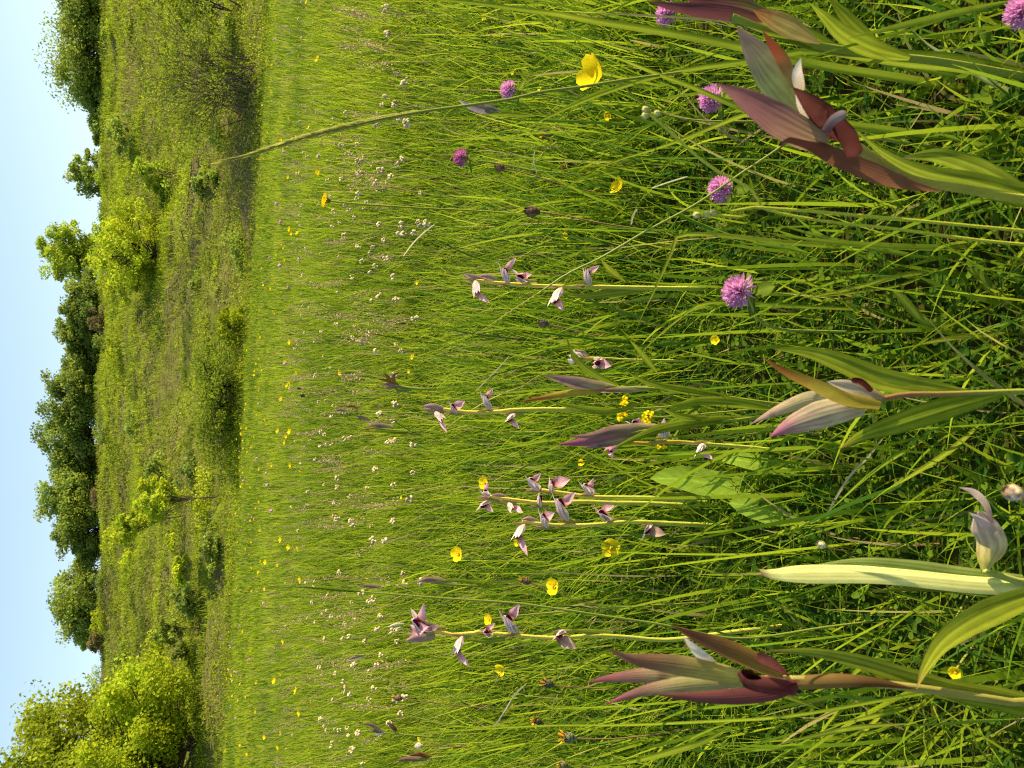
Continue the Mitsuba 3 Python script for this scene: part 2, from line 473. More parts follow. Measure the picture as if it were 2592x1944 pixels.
def tree(name, label, cat, base, top, half, leaf, n_clump=45, per=90, leaf_size=.18, y=None, trunk_r=.03, low=.2, shape=.5, group=None, stems=1, lean=0.0, bark=(0.07, 0.055, 0.04), depth=.8, clump=.22, seed=0):
    """base: pixel (2212 wide) of the foot; top: its topmost x; half: half its width there. low: where the crown starts, as a share of the height."""
    global rng
    keep, rng = rng, np.random.default_rng(1000 + seed)
    s = (base[0] * D2S, base[1] * D2S)
    foot = hit(s) if y is None else at(s, y)
    foot[2] = float(terrain(foot[0], foot[1])) - .05
    H = at((top * D2S, base[1] * D2S), foot[1])[2] - foot[2]
    R = half * D2S * per_px(foot)
    k = thing(name, label, cat, group)
    # clumps of leaves in the crown
    d = nrm(rng.normal(0, 1, (n_clump, 3)))
    lobes = .62 + .78 * meshkit.noise(d * 2.5 + seed * 3.1, seed)
    rad = rng.random(n_clump) ** .4 * lobes
    mid_z, half_z = H * (low + 1) / 2, H * (1 - low) / 2
    cl = np.stack([d[:, 0] * rad * R, d[:, 1] * rad * R * depth, mid_z + d[:, 2] * rad * half_z], 1)
    hz = np.clip((cl[:, 2] / H - low) / (1 - low), 0, 1)
    taper = 1 - (hz - .45).clip(0) * shape
    cl[:, :2] *= taper[:, None]
    cl[:, 0] += lean * cl[:, 2]
    top_z = cl[:, 2].max() + clump * R * .4
    cl[:, 2] = np.minimum(cl[:, 2], cl[:, 2] * H / top_z) if top_z > H else cl[:, 2]
    wood = Mesh()
    spread = .06 if stems == 1 else .22
    feet = [np.array([rng.normal(0, spread * R), rng.normal(0, spread * R), 0.0]) for _ in range(stems)]
    axes = []
    order = np.argsort(-cl[:, 2] + rng.normal(0, .15 * H, len(cl)))
    for i, f0 in enumerate(feet):
        if stems > 1:
            tip = cl[order[i]]
            ctrl = np.array([f0, f0 * .62 + tip * .38 + np.array([0, 0, .06 * H]), f0 * .3 + tip * .7 + np.array([0, 0, .04 * H]) + rng.normal(0, .03, 3) * R, tip])
        else:
            tip = np.array([lean * H * .8 + rng.normal(0, .1 * R), rng.normal(0, .1 * R), H * rng.uniform(.7, .88)])
            ctrl = np.array([f0, f0 * .7 + tip * .3 + rng.normal(0, .04, 3) * R, f0 * .35 + tip * .65 + rng.normal(0, .07, 3) * R, tip])
        ax = spline(ctrl, 12)
        axes.append(ax)
        v, f, c = tube(foot + ax, np.linspace(trunk_r * H, trunk_r * H * .12, 12) * (1 if stems == 1 else .5), 6, np.asarray(bark) * rng.uniform(.8, 1.2))
        wood.add(v, f, c)
    for q in cl:
        ax = axes[rng.integers(len(axes))] if stems == 1 else min((axes[k2] for k2 in rng.integers(len(axes), size=5)), key=lambda a2: np.abs(a2 - q).sum(1).min())
        i = int(np.clip(np.argmin(np.abs(ax[:, 2] - q[2] * rng.uniform(.35, .75))), 1, 10))
        p0 = ax[i]
        m1 = p0 * .5 + q * .5 + np.array([0, 0, .1 * np.linalg.norm(q - p0)]) + rng.normal(0, .05, 3) * R
        r0 = trunk_r * H * (.42 if stems == 1 else .22) * (1 - i / 14)
        v, f, c = tube(foot + spline([p0, m1, q], 6), np.linspace(r0, max(.006, r0 * .2), 6), 4, np.asarray(bark), cap=False)
        wood.add(v, f, c)
    wood.part(k, 'trunk' if stems == 1 else 'stem', 'dull_solid')
    crown = Mesh()
    cr = clump * R * rng.uniform(.6, 1.35, n_clump)
    cc = np.repeat(cl, per, axis=0)
    e = nrm(rng.normal(0, 1, cc.shape)) * (rng.random(len(cc)) ** .5)[:, None]
    cc = cc + e * np.repeat(cr, per)[:, None] * np.array([1.15, 1.15, .75])
    cc[:, 2] = np.maximum(cc[:, 2], .1)
    tone = np.repeat(rng.uniform(.75, 1.25, n_clump), per)[:, None] * rng.uniform(.8, 1.2, (len(cc), 1))
    hue = np.repeat(rng.random(n_clump), per)
    col = mixc(leaf, np.asarray(leaf) * [1.25, 1.1, .8], hue) * tone
    quads(crown, foot + cc, leaf_size * rng.uniform(.6, 1.3, len(cc)), nrm(rng.normal(0, .75, cc.shape) + e * .6 + [0, 0, .35]), col)
    crown.part(k, 'crown', 'crown_leaf')
    rng = keep
    return k


DARK, MIDG, FRESH, LIME = (0.22, 0.32, 0.07), (0.27, 0.38, 0.07), (0.33, 0.46, 0.05), (0.38, 0.5, 0.035)
RIDGE = [  # foot y, top x, half width, colour, low, label
    (0, 118, 70, MIDG, .05, 'broad ridge tree cut by the top edge of the photo'),
    (112, 100, 92, MIDG, .02, 'tallest dense round tree on the ridge near the top edge of the photo'),
    (190, 160, 45, MIDG, .0, 'lower tree on the sloping side of the tall round ridge tree near the top edge'),
    (272, 196, 36, DARK, .0, 'low dark shrub on the ridge between the round tree and the open-crowned tree'),
    (382, 143, 52, MIDG, .1, 'small open-crowned ridge tree with bare limbs standing alone against the sky'),
    (552, 76, 58, FRESH, .1, 'tall pale green feathery tree on the ridge behind the lone hillside tree'),
    (655, 128, 55, DARK, .0, 'dark ridge tree next to the pale feathery tree'),
    (722, 118, 48, DARK, .0, 'second dark ridge tree from the pale feathery tree'),
    (790, 135, 45, DARK, .0, 'lower dark ridge tree in the dip of the tree belt'),
    (852, 92, 58, DARK, .0, 'dark ridge tree right beside the dip of the tree belt'),
    (935, 69, 62, DARK, .0, 'tallest dark tree of the long ridge belt'),
    (1010, 98, 50, DARK, .0, 'dark ridge tree between the two highest tops of the belt'),
    (1075, 78, 62, MIDG, .03, 'rounded ridge tree with the second highest top of the belt'),
    (1142, 112, 48, DARK, .05, 'dark ridge tree with sky showing under its crown at the lower end of the belt'),
    (1188, 155, 32, MIDG, .0, 'small tree closing the lower end of the ridge belt'),
    (1300, 108, 70, MIDG, .03, 'separate broad ridge tree between the belt and the big near tree'),
    (1374, 166, 30, MIDG, .0, 'small ridge bush beside the big near tree at the bottom of the photo'),
]
for i, (fy, tx, hw, colr, low, lab) in enumerate(RIDGE):
    big = hw > 40
    tree('ridge_tree' if tx < 180 else 'ridge_shrub', lab, 'tree' if tx < 180 else 'shrub', (216, fy), tx, hw * (1.22 if i != 4 else 1.05), colr, n_clump=(120 if big else 50) if i != 4 else 60, per=110 if i != 4 else 70, leaf_size=.145, y=46.8 + (i % 3) * .8, trunk_r=.022, low=low,
         group='trees along the ridge' if tx < 180 else None, clump=.23 if i not in (4, 5) else .2, seed=i, shape=.3, lean=.12 if i == 4 else 0)

BROWN = (0.2, 0.19, 0.09)
tree('dry_shrub', 'dull olive-brown bush at the foot of the ridge belt below its dip', 'shrub', (222, 690), 190, 34, BROWN, 24, 60, .1, y=44.5, trunk_r=.02, low=.0, clump=.25, stems=5, seed=56)
tree('dry_shrub', 'dull olive-brown bush under the rounded second highest ridge tree', 'shrub', (222, 1070), 196, 34, BROWN, 24, 60, .1, y=44.5, trunk_r=.02, low=.0, clump=.25, stems=5, seed=57)
tree('dry_shrub', 'dull olive-brown bush on the ridge between the separate broad tree and the big near tree', 'shrub', (222, 1385), 186, 30, BROWN, 24, 60, .1, y=44.5, trunk_r=.02, low=.0, clump=.25, stems=5, seed=58)
tree('hillside_tree', 'lone lime-green tree on the hillside casting a dark shadow beside it', 'tree', (352, 540), 186, 108, LIME, 130, 85, .1, trunk_r=.028, low=.08, clump=.16, seed=63, depth=1.5, lean=-.08, shape=.5)
tree('hillside_tree', 'big leafy yellow-green tree at the meadow edge by the bottom of the photo', 'tree', (476, 1610), 172, 232, (0.36, 0.48, 0.028), 200, 190, .09, y=21.5, trunk_r=.03, low=.13, clump=.135, seed=41, shape=.2, depth=.7)
tree('hillside_tree', 'taller darker green tree reaching into the bottom left corner of the photo', 'tree', (470, 1690), -70, 215, (0.27, 0.36, 0.03), 190, 220, .12, y=25.5, trunk_r=.03, low=.25, clump=.22, seed=42, shape=.3, depth=.7)
tree('sapling', 'slender sapling with a bare trunk and lime leaves below the hill centre', 'tree', (506, 1075), 285, 52, LIME, 34, 50, .09, y=22, trunk_r=.012, low=.42, clump=.22, seed=43)
tree('sapling', 'taller thin sapling with lime leaves right beside the bare-trunked one', 'tree', (470, 1110), 232, 40, LIME, 34, 50, .1, y=24, trunk_r=.011, low=.4, clump=.25, lean=-.12, seed=44)
tree('sapling', 'short leaning sapling with a small lime tuft of leaves', 'tree', (438, 1216), 368, 28, LIME, 14, 50, .1, trunk_r=.014, low=.5, clump=.35, lean=-.2, seed=45)
tree('sapling', 'thin dark-leaved pole sapling close to the big near tree', 'tree', (474, 1352), 318, 30, MIDG, 22, 45, .1, y=22.5, trunk_r=.011, low=.35, clump=.3, seed=46)
tree('sapling', 'small sapling with pale leaves halfway up the hill', 'tree', (395, 1045), 300, 30, LIME, 16, 50, .09, trunk_r=.014, low=.3, clump=.3, seed=47)
tree('shrub', 'large many-stemmed thin-leaved shrub at the meadow edge near the top of the photo', 'shrub', (556, 190), 280, 165, (0.22, 0.31, 0.035), 170, 42, .06, y=21, trunk_r=.011, low=.04, clump=.15, stems=34, seed=48, shape=-.1, bark=(0.1, 0.085, 0.06))
tree('shrub', 'thin-leaved shrub cut by the top edge of the photo', 'shrub', (560, 15), 300, 85, (0.26, 0.36, 0.03), 55, 50, .09, y=22, trunk_r=.02, low=.1, clump=.18, stems=9, seed=49, shape=-.1)
tree('shrub', 'fan-shaped shrub with twisted dark stems at the middle of the meadow edge', 'shrub', (526, 860), 415, 135, (0.19, 0.28, 0.03), 170, 46, .07, y=21, trunk_r=.03, low=.08, clump=.15, stems=16, seed=50, shape=-.2, bark=(0.03, 0.025, 0.02))
tree('shrub', 'small leafy shrub between the fan-shaped one and the lone tree shadow', 'shrub', (528, 695), 470, 50, (0.26, 0.35, 0.02), 26, 55, .085, y=20.8, trunk_r=.02, low=.05, clump=.25, stems=5, seed=51)
tree('shrub', 'rounded shrub on the hillside above the large many-stemmed shrub', 'shrub', (300, 290), 225, 48, MIDG, 30, 60, .11, trunk_r=.02, low=.0, clump=.25, stems=5, seed=52)
tree('shrub', 'lime shrub on the slope just above the small leafy shrub', 'shrub', (385, 385), 285, 45, FRESH, 30, 60, .1, trunk_r=.02, low=.0, clump=.25, stems=5, seed=53)
tree('shrub', 'dark shrub low on the slope beside the pole sapling', 'shrub', (470, 1290), 372, 40, DARK, 26, 60, .1, y=22.5, trunk_r=.02, low=.0, clump=.25, stems=5, seed=54)
tree('shrub', 'low grey-green shrub at the meadow edge below the saplings', 'shrub', (492, 1190), 435, 50, MIDG, 26, 60, .09, y=21.5, trunk_r=.02, low=.0, clump=.25, stems=5, seed=55)

bush = np.random.default_rng(77)
for i in range(34):
    yy = 21 + 24 * bush.random() ** 1.3
    xx = bush.uniform(-.46, .46) * yy
    gpt = np.array([xx, yy, float(terrain(xx, yy))]) - CAM
    fwd = gpt @ FWD
    sx, sy = 1106 + gpt @ DOWN / fwd / TAN * 1106, 829.5 - gpt @ RIGHT / fwd / TAN * 1106
    hgt = bush.uniform(.35, 1.0) / yy / TAN * 1106
    tree('hill_bush', 'low bush among the tussocks of the hillside', 'shrub', (sx, sy), sx - hgt, hgt * bush.uniform(.6, 1.1), [DARK, MIDG, FRESH, LIME, DARK][i % 5], 16, 60, .08, y=yy, trunk_r=.02, low=.0, clump=.3, stems=4, seed=200 + i, group='low bushes scattered over the hillside')

# ------------------------------------------------------------------ plants of the foreground
GREEN, YGREEN, STEMG = (0.16, 0.24, 0.02), (0.26, 0.32, 0.03), (0.17, 0.23, 0.03)
MAUVE, BROWNP, BASEY = (0.25, 0.14, 0.13), (0.2, 0.085, 0.06), (0.36, 0.36, 0.11)


def put_blade(k, part_name, crop, pts, hw, y0, y1=None, profile='leaf', color=GREEN, arc=.5, inside=False, roll=0.0, mat='leaf_thin', nu=20, nv=7, wave=0.0, ground=False, ridge=0.0, ridges=5):
    """A leaf or bract of thing k: pts tip first in a crop's pixels, hw half width in the same pixels."""
    p = line(crop, pts, y0, y1)
    hm = hw * Q * per_px(p.mean(0))
    if ground:
        p = to_ground(p)
    face = to_cam(p) * (1 if inside else -1)
    t = nrm(p[-1] - p[0])
    face = face * math.cos(roll) + np.cross(t, face) * math.sin(roll)
    m = Mesh()
    if callable(color) is False:
        color = leaf_color(color)
    m.add(*blade(p, hm, face, arc, nu, nv, profile, color, wave, ridge, ridges))
    return m.part(k, part_name, mat)


def put_stem(k, crop, pts, hw, y0, y1=None, color=STEMG, ground=True, name='stem', taper=(.75, 1.0), n=24, slack=(0, 0), tip_color=None):
    p = line(crop, pts, y0, y1)
    r = hw * Q * per_px(p.mean(0))
    if ground:
        p = to_ground(p, slack)
    q = spline(p, n)
    c = np.broadcast_to(np.asarray(color, float), q.shape)
    if tip_color is not None:
        c = mixc(tip_color, color, sstep(0, .55, np.linspace(0, 1, n)))
    c = c * (.85 + .3 * meshkit.fbm(q * 90, 2, 4))[:, None]
    m = Mesh()
    m.add(*tube(q, r * np.linspace(taper[0], taper[1], n), 7, c))
    m.part(k, name, 'plant_solid')
    return q


PALE = (0.88, 0.73, 0.72)


def hood_color(pale=PALE, vein=(0.22, 0.06, 0.11)):
    def fn(u, v, p):
        k = sstep(.35, .95, np.cos(v * np.pi * 5.5) * .5 + .5) * .55
        c = mixc(np.asarray(pale), np.asarray(pale) * [.72, .8, .62], sstep(.5, 1, u))
        c = mixc(c, np.asarray(vein), k * sstep(0, .3, u))
        return c * (.85 + .3 * meshkit.fbm(p * 300, 2, 6))[..., None]
    return fn


def lip_color(c0=(0.56, 0.27, 0.33), base=(0.22, 0.015, 0.04)):
    def fn(u, v, p):
        c = mixc(np.asarray(c0), np.asarray(base), sstep(.45, .95, u))
        c = mixc(c, np.asarray(base), sstep(.5, 1, np.cos(v * np.pi * 4) * .5 + .5) * .3)
        return c * (.85 + .3 * meshkit.fbm(p * 300, 2, 7))[..., None]
    return fn


def flower(k, crop, base, tip, lip0=None, lip1=None, y=.7, wide=.27, lipw=.2, pale=PALE, open_to=None, lip_c=(0.88, 0.52, 0.6)):
    """One orchid flower: a veined hood from the stem, its dark throat and a tongue-shaped lip."""
    tipp = line(crop, [tip, ((tip[0] + base[0]) / 2, (tip[1] + base[1]) / 2), base], y - .012, y)
    L = np.linalg.norm(tipp[0] - tipp[-1])
    axis = nrm(tipp[0] - tipp[-1])
    tc = to_cam(tipp)
    down = np.array([0, 0, -1.0])
    op = down if lip1 is None else nrm(line(crop, [lip1], y)[0] - tipp[:2].mean(0))
    op = nrm(op - axis * np.dot(op, axis) + .55 * tc)
    bulge = -op * L * .12
    p = np.array([tipp[0] + op * L * .05, tipp[1] + bulge, tipp[2]])
    m = Mesh()
    m.add(*blade(p, wide * L * .88, op, 1.75, 16, 15, 'hood', hood_color(pale), ridge=.05))
    # the free tips of the sepals
    for sgn in (-1, 1):
        side = nrm(np.cross(axis, op)) * sgn
        q = np.array([tipp[0] + side * L * rng.uniform(.16, .34) + axis * L * rng.uniform(.0, .22) + op * L * .08, tipp[0] - axis * L * .22 + side * L * .2, tipp[0] - axis * L * .5 + side * L * .17 + bulge * .4])
        m.add(*blade(q, wide * L * .42, op, .5, 8, 5, 'lance', hood_color(pale)))
    fk = m.part(k, 'flower', 'petal_thin')
    t = Mesh()
    c0 = tipp[0] - axis * L * .36 + op * L * .05
    for sgn in (-1, 1):
        side = nrm(np.cross(axis, op)) * sgn
        q = np.array([c0 + axis * L * .22 + op * L * .12, c0 + side * L * .12 + op * L * .05, c0 - axis * L * .28])
        t.add(*blade(q, L * .1, side * -1, .8, 9, 5, 'strap', lambda u, v, p: mixc(np.array((0.16, 0.01, 0.03)), np.array((0.05, 0.004, 0.012)), sstep(.1, .8, u))))
    t.part(fk, 'throat', 'petal_thin')
    if lip1 is not None:
        lp = line(crop, [lip1, lip0], y - .016, y - .006)
        mid = lp.mean(0) + tc * .1 * np.linalg.norm(lp[0] - lp[1])
        p = np.array([lp[0], mid, lp[1], c0])
        l = Mesh()
        l.add(*blade(p, lipw * .78 * L, tc, .6, 14, 7, 'lip', lip_color(lip_c), wave=.15))
        l.part(fk, 'lip', 'petal_thin')
    return fk


def orchid(label, group=None):
    return thing('tongue_orchid', label, 'orchid', group)


def bracts(k, crop, y, items, mat='petal_thin', arc=.75):
    for it in items:
        pts, hw, col = it[:3]
        dy = it[3] if len(it) > 3 else 0.0
        opt = it[4] if len(it) > 4 else {}
        put_blade(k, opt.pop('name', 'bract'), crop, pts, hw, y + dy, y + dy * .3, opt.pop('profile', 'lance'), col, opt.pop('arc', arc), mat=mat, nu=34, nv=31, ridge=.014, ridges=7, wave=.12, **opt)


MB = bract_color(MAUVE, (0.33, 0.33, 0.12), at=(.3, 1.0))
BB = bract_color((0.15, 0.065, 0.04), (0.3, 0.2, 0.045), vein=(0.08, 0.03, 0.02), at=(.1, .9), amount=.5)
PB = bract_color((0.34, 0.1, 0.15), (0.42, 0.42, 0.17), vein=(0.11, 0.03, 0.05), at=(.0, .7), amount=.6)
GB = bract_color((0.3, 0.24, 0.2), (0.34, 0.42, 0.12), vein=(0.22, 0.12, 0.11), at=(.0, .6), amount=.4)
RED = bract_color((0.2, 0.075, 0.07), (0.21, 0.06, 0.065), vein=(0.08, 0.018, 0.022), amount=.4)
WHITE = bract_color((0.85, 0.78, 0.66), (0.65, 0.58, 0.4), vein=(0.5, 0.4, 0.4), amount=.25)
ORG = bract_color((0.26, 0.1, 0.03), (0.42, 0.36, 0.05), vein=(0.25, 0.12, 0.03), at=(.1, .6), amount=.35)
GREYM = bract_color((0.3, 0.19, 0.18), (0.42, 0.37, 0.17), vein=(0.1, 0.055, 0.06), at=(.3, 1), amount=.65)

# the big orchid in front, by the bottom of the photo
y = .275
k = orchid('large brown-purple tongue orchid by the bottom edge, with one dark open throat')
bracts(k, 'c3', y, [
    ([(720, 1110), (850, 1082), (1100, 1062), (1330, 1075), (1560, 1090), (1740, 1095)], 62, PB, .004),
    ([(835, 1252), (1000, 1190), (1150, 1150), (1400, 1115), (1720, 1100)], 50, PB, -.006),
    ([(855, 885), (1000, 950), (1250, 985), (1500, 1025), (1740, 1075)], 66, bract_color((0.23, 0.125, 0.08), (0.46, 0.46, 0.12), vein=(0.1, 0.045, 0.035), at=(.25, .95), amount=.55), -.010),
    ([(1268, 735), (1450, 815), (1640, 890), (1830, 975), (2000, 1055)], 62, BB, -.004),
    ([(1170, 1185), (1450, 1200), (1750, 1195), (1950, 1170), (2090, 1120)], 50, RED, -.013),
    ([(1350, 808), (1440, 905), (1570, 1010)], 34, WHITE, -.006, {'arc': .4}),
])
put_blade(k, 'bract', 'd3', [(60, 935), (150, 975), (270, 1065)], 36, y - .012, y, 'petal', RED, .6, mat='petal_thin')
fk = put_blade(k, 'flower', 'd3', [(-60, 1040), (40, 1085), (160, 1110), (310, 1130)], 58, y - .022, y - .002, 'strap', RED, 1.5, inside=True, roll=.35, mat='petal_thin', nv=13)
labels[fk] = {'label': 'dark red open hood with a black throat'}
m = Mesh()
p = line('d3', [(-40, 1030), (20, 1060), (90, 1080)], y - .026, y - .02)
m.add(*blade(p, 30 * Q * per_px(p.mean(0)), to_cam(p), .9, 10, 7, 'petal', (0.02, 0.004, 0.006)))
m.part(fk, 'throat', 'petal_thin')
put_blade(k, 'bract', 'd3', [(1100, 1152), (850, 1108), (600, 1095), (350, 1105), (150, 1090)], 46, y - .008, y, 'lance', bract_color((0.14, 0.075, 0.03), (0.3, 0.2, 0.06), vein=(0.1, 0.05, 0.02), at=(.2, .9), amount=.4), .9, mat='petal_thin')
put_stem(k, 'd3', [(60, 1090), (500, 1090), (1000, 1130), (1500, 1200), (1787, 1235)], 34, y, color=(0.26, 0.25, 0.05), tip_color=(0.34, 0.3, 0.08))
put_blade(k, 'leaf', 'd3', [(95, 905), (400, 910), (700, 965), (1000, 1055), (1300, 1140), (1600, 1190), (1850, 1230)], 58, y - .004, y + .012, 'leaf', leaf_color((0.2, 0.26, 0.025), tip=(0.2, 0.1, 0.05)), .55, wave=.1, nu=34, nv=25, ridge=.014, ridges=6)
put_blade(k, 'leaf', 'd3', [(720, 1010), (1000, 1080), (1300, 1160), (1600, 1210), (1900, 1260)], 92, y + .004, y + .012, 'leaf', leaf_color((0.19, 0.25, 0.02)), .9, nu=30, nv=25, ridge=.014, ridges=6, ground=True)

# the big drooping orchid in front, by the top of the photo
y = .27
k = orchid('drooping purple-brown tongue orchid near the top with two long hoods and a white petal tip')
bracts(k, 'd1', y, [
    ([(-72, 165), (40, 320), (170, 500), (330, 720)], 110, bract_color((0.32, 0.22, 0.19), (0.42, 0.47, 0.15), vein=(0.16, 0.09, 0.09), at=(.0, .8), amount=.55), .008, {'arc': .6}),
    ([(95, 195), (160, 290), (235, 400), (300, 560)], 40, bract_color((0.4, 0.1, 0.04), (0.36, 0.3, 0.1), amount=.2), -.002, {'arc': .4}),
    ([(-200, 537), (0, 645), (200, 775), (370, 870), (520, 930)], 102, bract_color((0.27, 0.125, 0.125), (0.36, 0.24, 0.13), vein=(0.09, 0.035, 0.045), at=(.3, 1), amount=.65), -.010, {'arc': .85}),
    ([(345, 372), (322, 470), (345, 590)], 36, WHITE, -.012, {'arc': .4}),
    ([(310, 610), (350, 690), (430, 790)], 30, WHITE, -.008, {'arc': .4}),
    ([(290, 560), (430, 690), (540, 800), (690, 905)], 78, bract_color((0.13, 0.045, 0.035), (0.12, 0.035, 0.03), vein=(0.05, 0.015, 0.015), amount=.4), -.016, {'arc': 1.1}),
    ([(200, 975), (250, 910), (380, 925), (560, 1010), (800, 1110), (1000, 1180), (1260, 1240)], 62, bract_color((0.2, 0.08, 0.05), (0.24, 0.12, 0.06), vein=(0.12, 0.05, 0.03), amount=.3), -.004, {'arc': .7, 'profile': 'spindle'}),
])
fk = put_blade(k, 'flower', 'd1', [(700, 1010), (670, 930), (625, 860), (580, 800)], 56, y - .022, y - .014, 'strap', bract_color((0.085, 0.03, 0.024), (0.07, 0.022, 0.02), amount=.4), .8, mat='petal_thin', nv=11)
labels[fk] = {'label': 'dark maroon open flower with a greyish turned-back lip'}
m = Mesh()
p = line('d1', [(640, 728), (590, 752), (545, 785), (500, 850)], y - .034, y - .026)
m.add(*blade(p, 32 * Q * per_px(p.mean(0)), -to_cam(p), .4, 12, 7, 'strap', bract_color((0.36, 0.28, 0.28), (0.13, 0.08, 0.09), vein=(0.1, 0.04, 0.06), at=(.1, .9), amount=.5)))
m.part(fk, 'lip', 'petal_thin')
put_stem(k, 'd1', [(430, 790), (600, 880), (800, 1010), (1050, 1150), (1400, 1220), (1787, 1290)], 42, y, y + .01, color=(0.27, 0.31, 0.035), tip_color=(0.33, 0.3, 0.07))
put_blade(k, 'leaf', 'd1', [(690, 835), (880, 990), (1130, 1110), (1450, 1180), (1787, 1262)], 90, y - .006, y + .01, 'leaf', leaf_color((0.2, 0.27, 0.025)), .9, nu=30, nv=25, ridge=.014, ridges=6, ground=True)
put_blade(k, 'leaf', 'd1', [(980, 1022), (1220, 1005), (1450, 1070), (1650, 1160), (1850, 1260)], 64, y + .01, y + .015, 'leaf', leaf_color((0.2, 0.27, 0.025), tip=(0.3, 0.2, 0.1)), .6, wave=.2, nu=30, nv=25, ridge=.014, ridges=6)

# the orchid cut by the top edge
y = .34
k = orchid('dark purple tongue orchid cut by the top edge of the photo, with broad green leaves')
bracts(k, 'c1', y, [
    ([(1125, 10), (1300, 45), (1550, 75), (1800, 110), (1990, 150)], 48, bract_color((0.13, 0.05, 0.06), (0.15, 0.07, 0.05), amount=.4), 0, {'profile': 'spindle'}),
    ([(1290, -60), (1500, 10), (1787, 60), (2000, 130)], 60, bract_color((0.14, 0.06, 0.06), (0.2, 0.2, 0.05), amount=.4), .012, {'profile': 'spindle'}),
])
bracts(k, 'd1', y, [
    ([(35, 65), (150, 115), (300, 190), (470, 285)], 66, bract_color((0.3, 0.14, 0.06), (0.27, 0.24, 0.08), vein=(0.05, 0.02, 0.02), at=(0, .5), amount=.6, n=3), -.01, {'arc': .6, 'profile': 'spindle'}),
])
put_blade(k, 'leaf', 'd1', [(0, 175), (200, 235), (450, 300), (750, 345), (1100, 385), (1300, 400)], 62, y - .004, y + .01, 'leaf', leaf_color((0.19, 0.26, 0.02)), .7, nu=24, ground=True)
put_blade(k, 'leaf', 'd1', [(400, 18), (500, 110), (620, 220), (800, 310), (1050, 375)], 62, y - .01, y, 'leaf', leaf_color((0.22, 0.29, 0.022)), .6, wave=.15, nu=24)
put_blade(k, 'leaf', 'd1', [(520, -30), (610, 80), (720, 190), (850, 290)], 45, y + .01, y + .006, 'leaf', leaf_color((0.24, 0.3, 0.022)), .7, nu=20)
put_blade(k, 'leaf', 'd1', [(-140, 60), (60, 90), (300, 200), (600, 320)], 60, y + .02, y + .012, 'leaf', leaf_color((0.2, 0.27, 0.02)), .7, nu=20)
put_stem(k, 'd1', [(-100, 110), (300, 260), (800, 350), (1250, 400)], 32, y, y + .006, color=(0.2, 0.25, 0.03))

# the closed orchid in the middle front
y = .31
k = orchid('closed cream and purple striped tongue orchid between two broad green leaves')
bracts(k, 'd2', y, [
    ([(18, 1082), (180, 1000), (400, 920), (560, 918), (720, 950)], 52, bract_color((0.45, 0.28, 0.26), (0.5, 0.46, 0.26), vein=(0.3, 0.2, 0.1), at=(0, .5), amount=.4), .012),
    ([(140, 1166), (290, 1085), (480, 1018), (640, 980), (760, 965)], 92, bract_color((0.33, 0.1, 0.2), (0.5, 0.47, 0.28), vein=(0.33, 0.12, 0.22), at=(0, .5), amount=.85, n=5), 0, {'arc': 1.0}),
    ([(90, 643), (230, 735), (430, 825), (640, 920), (860, 965)], 46, ORG, -.012, {'arc': .6}),
    ([(510, 806), (640, 835), (780, 890), (880, 920)], 52, bract_color((0.5, 0.45, 0.35), (0.36, 0.3, 0.14), vein=(0.4, 0.3, 0.25), amount=.3), -.004, {'arc': 1.0, 'name': 'flower'}),
])
m = Mesh()
p = line('d2', [(672, 795), (740, 810), (805, 870)], y - .012, y - .006)
m.add(*blade(p, 20 * Q * per_px(p.mean(0)), -to_cam(p), .9, 10, 7, 'strap', (0.07, 0.018, 0.018)))
m.part(f'{k}__flower', 'lip', 'petal_thin')
put_stem(k, 'd2', [(800, 935), (1000, 893), (1250, 888), (1500, 880), (1787, 870)], 24, y, y + .006, color=(0.25, 0.3, 0.04), tip_color=(0.26, 0.12, 0.06))
put_blade(k, 'leaf', 'd2', [(165, 593), (400, 618), (620, 690), (850, 785), (1100, 838), (1420, 880)], 78, y + .008, y + .006, 'leaf', leaf_color((0.24, 0.31, 0.025), tip=(0.25, 0.15, 0.05), tip_at=.05), .5, wave=.12, nu=34, nv=25, ridge=.014, ridges=6)
put_blade(k, 'leaf', 'd2', [(590, 1245), (730, 1160), (950, 1085), (1180, 1010), (1400, 945), (1650, 885)], 78, y - .006, y + .004, 'leaf', leaf_color((0.2, 0.27, 0.02), tip=(0.3, 0.2, 0.05)), .55, wave=.12, nu=34, nv=25, ridge=.014, ridges=6)

# the pale-leaved orchid at the near edge
y = .32
k = orchid('pale-leaved tongue orchid at the near edge with one pink veined flower held to the side')
put_blade(k, 'leaf', 'd3', [(82, 385), (160, 398), (400, 385), (800, 388), (1100, 412), (1450, 445), (1787, 462), (2100, 480)], 84, y - .004, y + .004, 'strap', leaf_color((0.68, 0.72, 0.26), vein=.1, tip=(0.3, 0.16, 0.12), tip_at=.03), .8, mat='petal_thin', roll=-.75, nu=40, nv=25, ridge=.02, ridges=7, wave=.1, ground=True)
labels[f'{k}__leaf'] = {'label': 'pale whitish-green leaf lit by the sun'}
put_blade(k, 'leaf', 'd3', [(360, 362), (700, 325), (1000, 345), (1400, 400), (1787, 440)], 42, y + .006, y + .006, 'lance', leaf_color((0.34, 0.42, 0.1)), .6, nu=26)
put_blade(k, 'leaf', 'd3', [(778, 522), (1000, 505), (1300, 505), (1600, 525), (1900, 550)], 26, y + .006, y + .008, 'grass', leaf_color((0.12, 0.16, 0.02), tip=(0.4, 0.25, 0.12)), .6, nu=22)
put_blade(k, 'leaf', 'd3', [(1092, 1152), (1150, 1010), (1260, 850), (1450, 715), (1700, 600), (2000, 500)], 88, y - .055, y - .02, 'leaf', leaf_color((0.25, 0.31, 0.025), tip=(0.35, 0.25, 0.08)), .75, inside=True, nu=34, nv=25, ridge=.014, ridges=6)
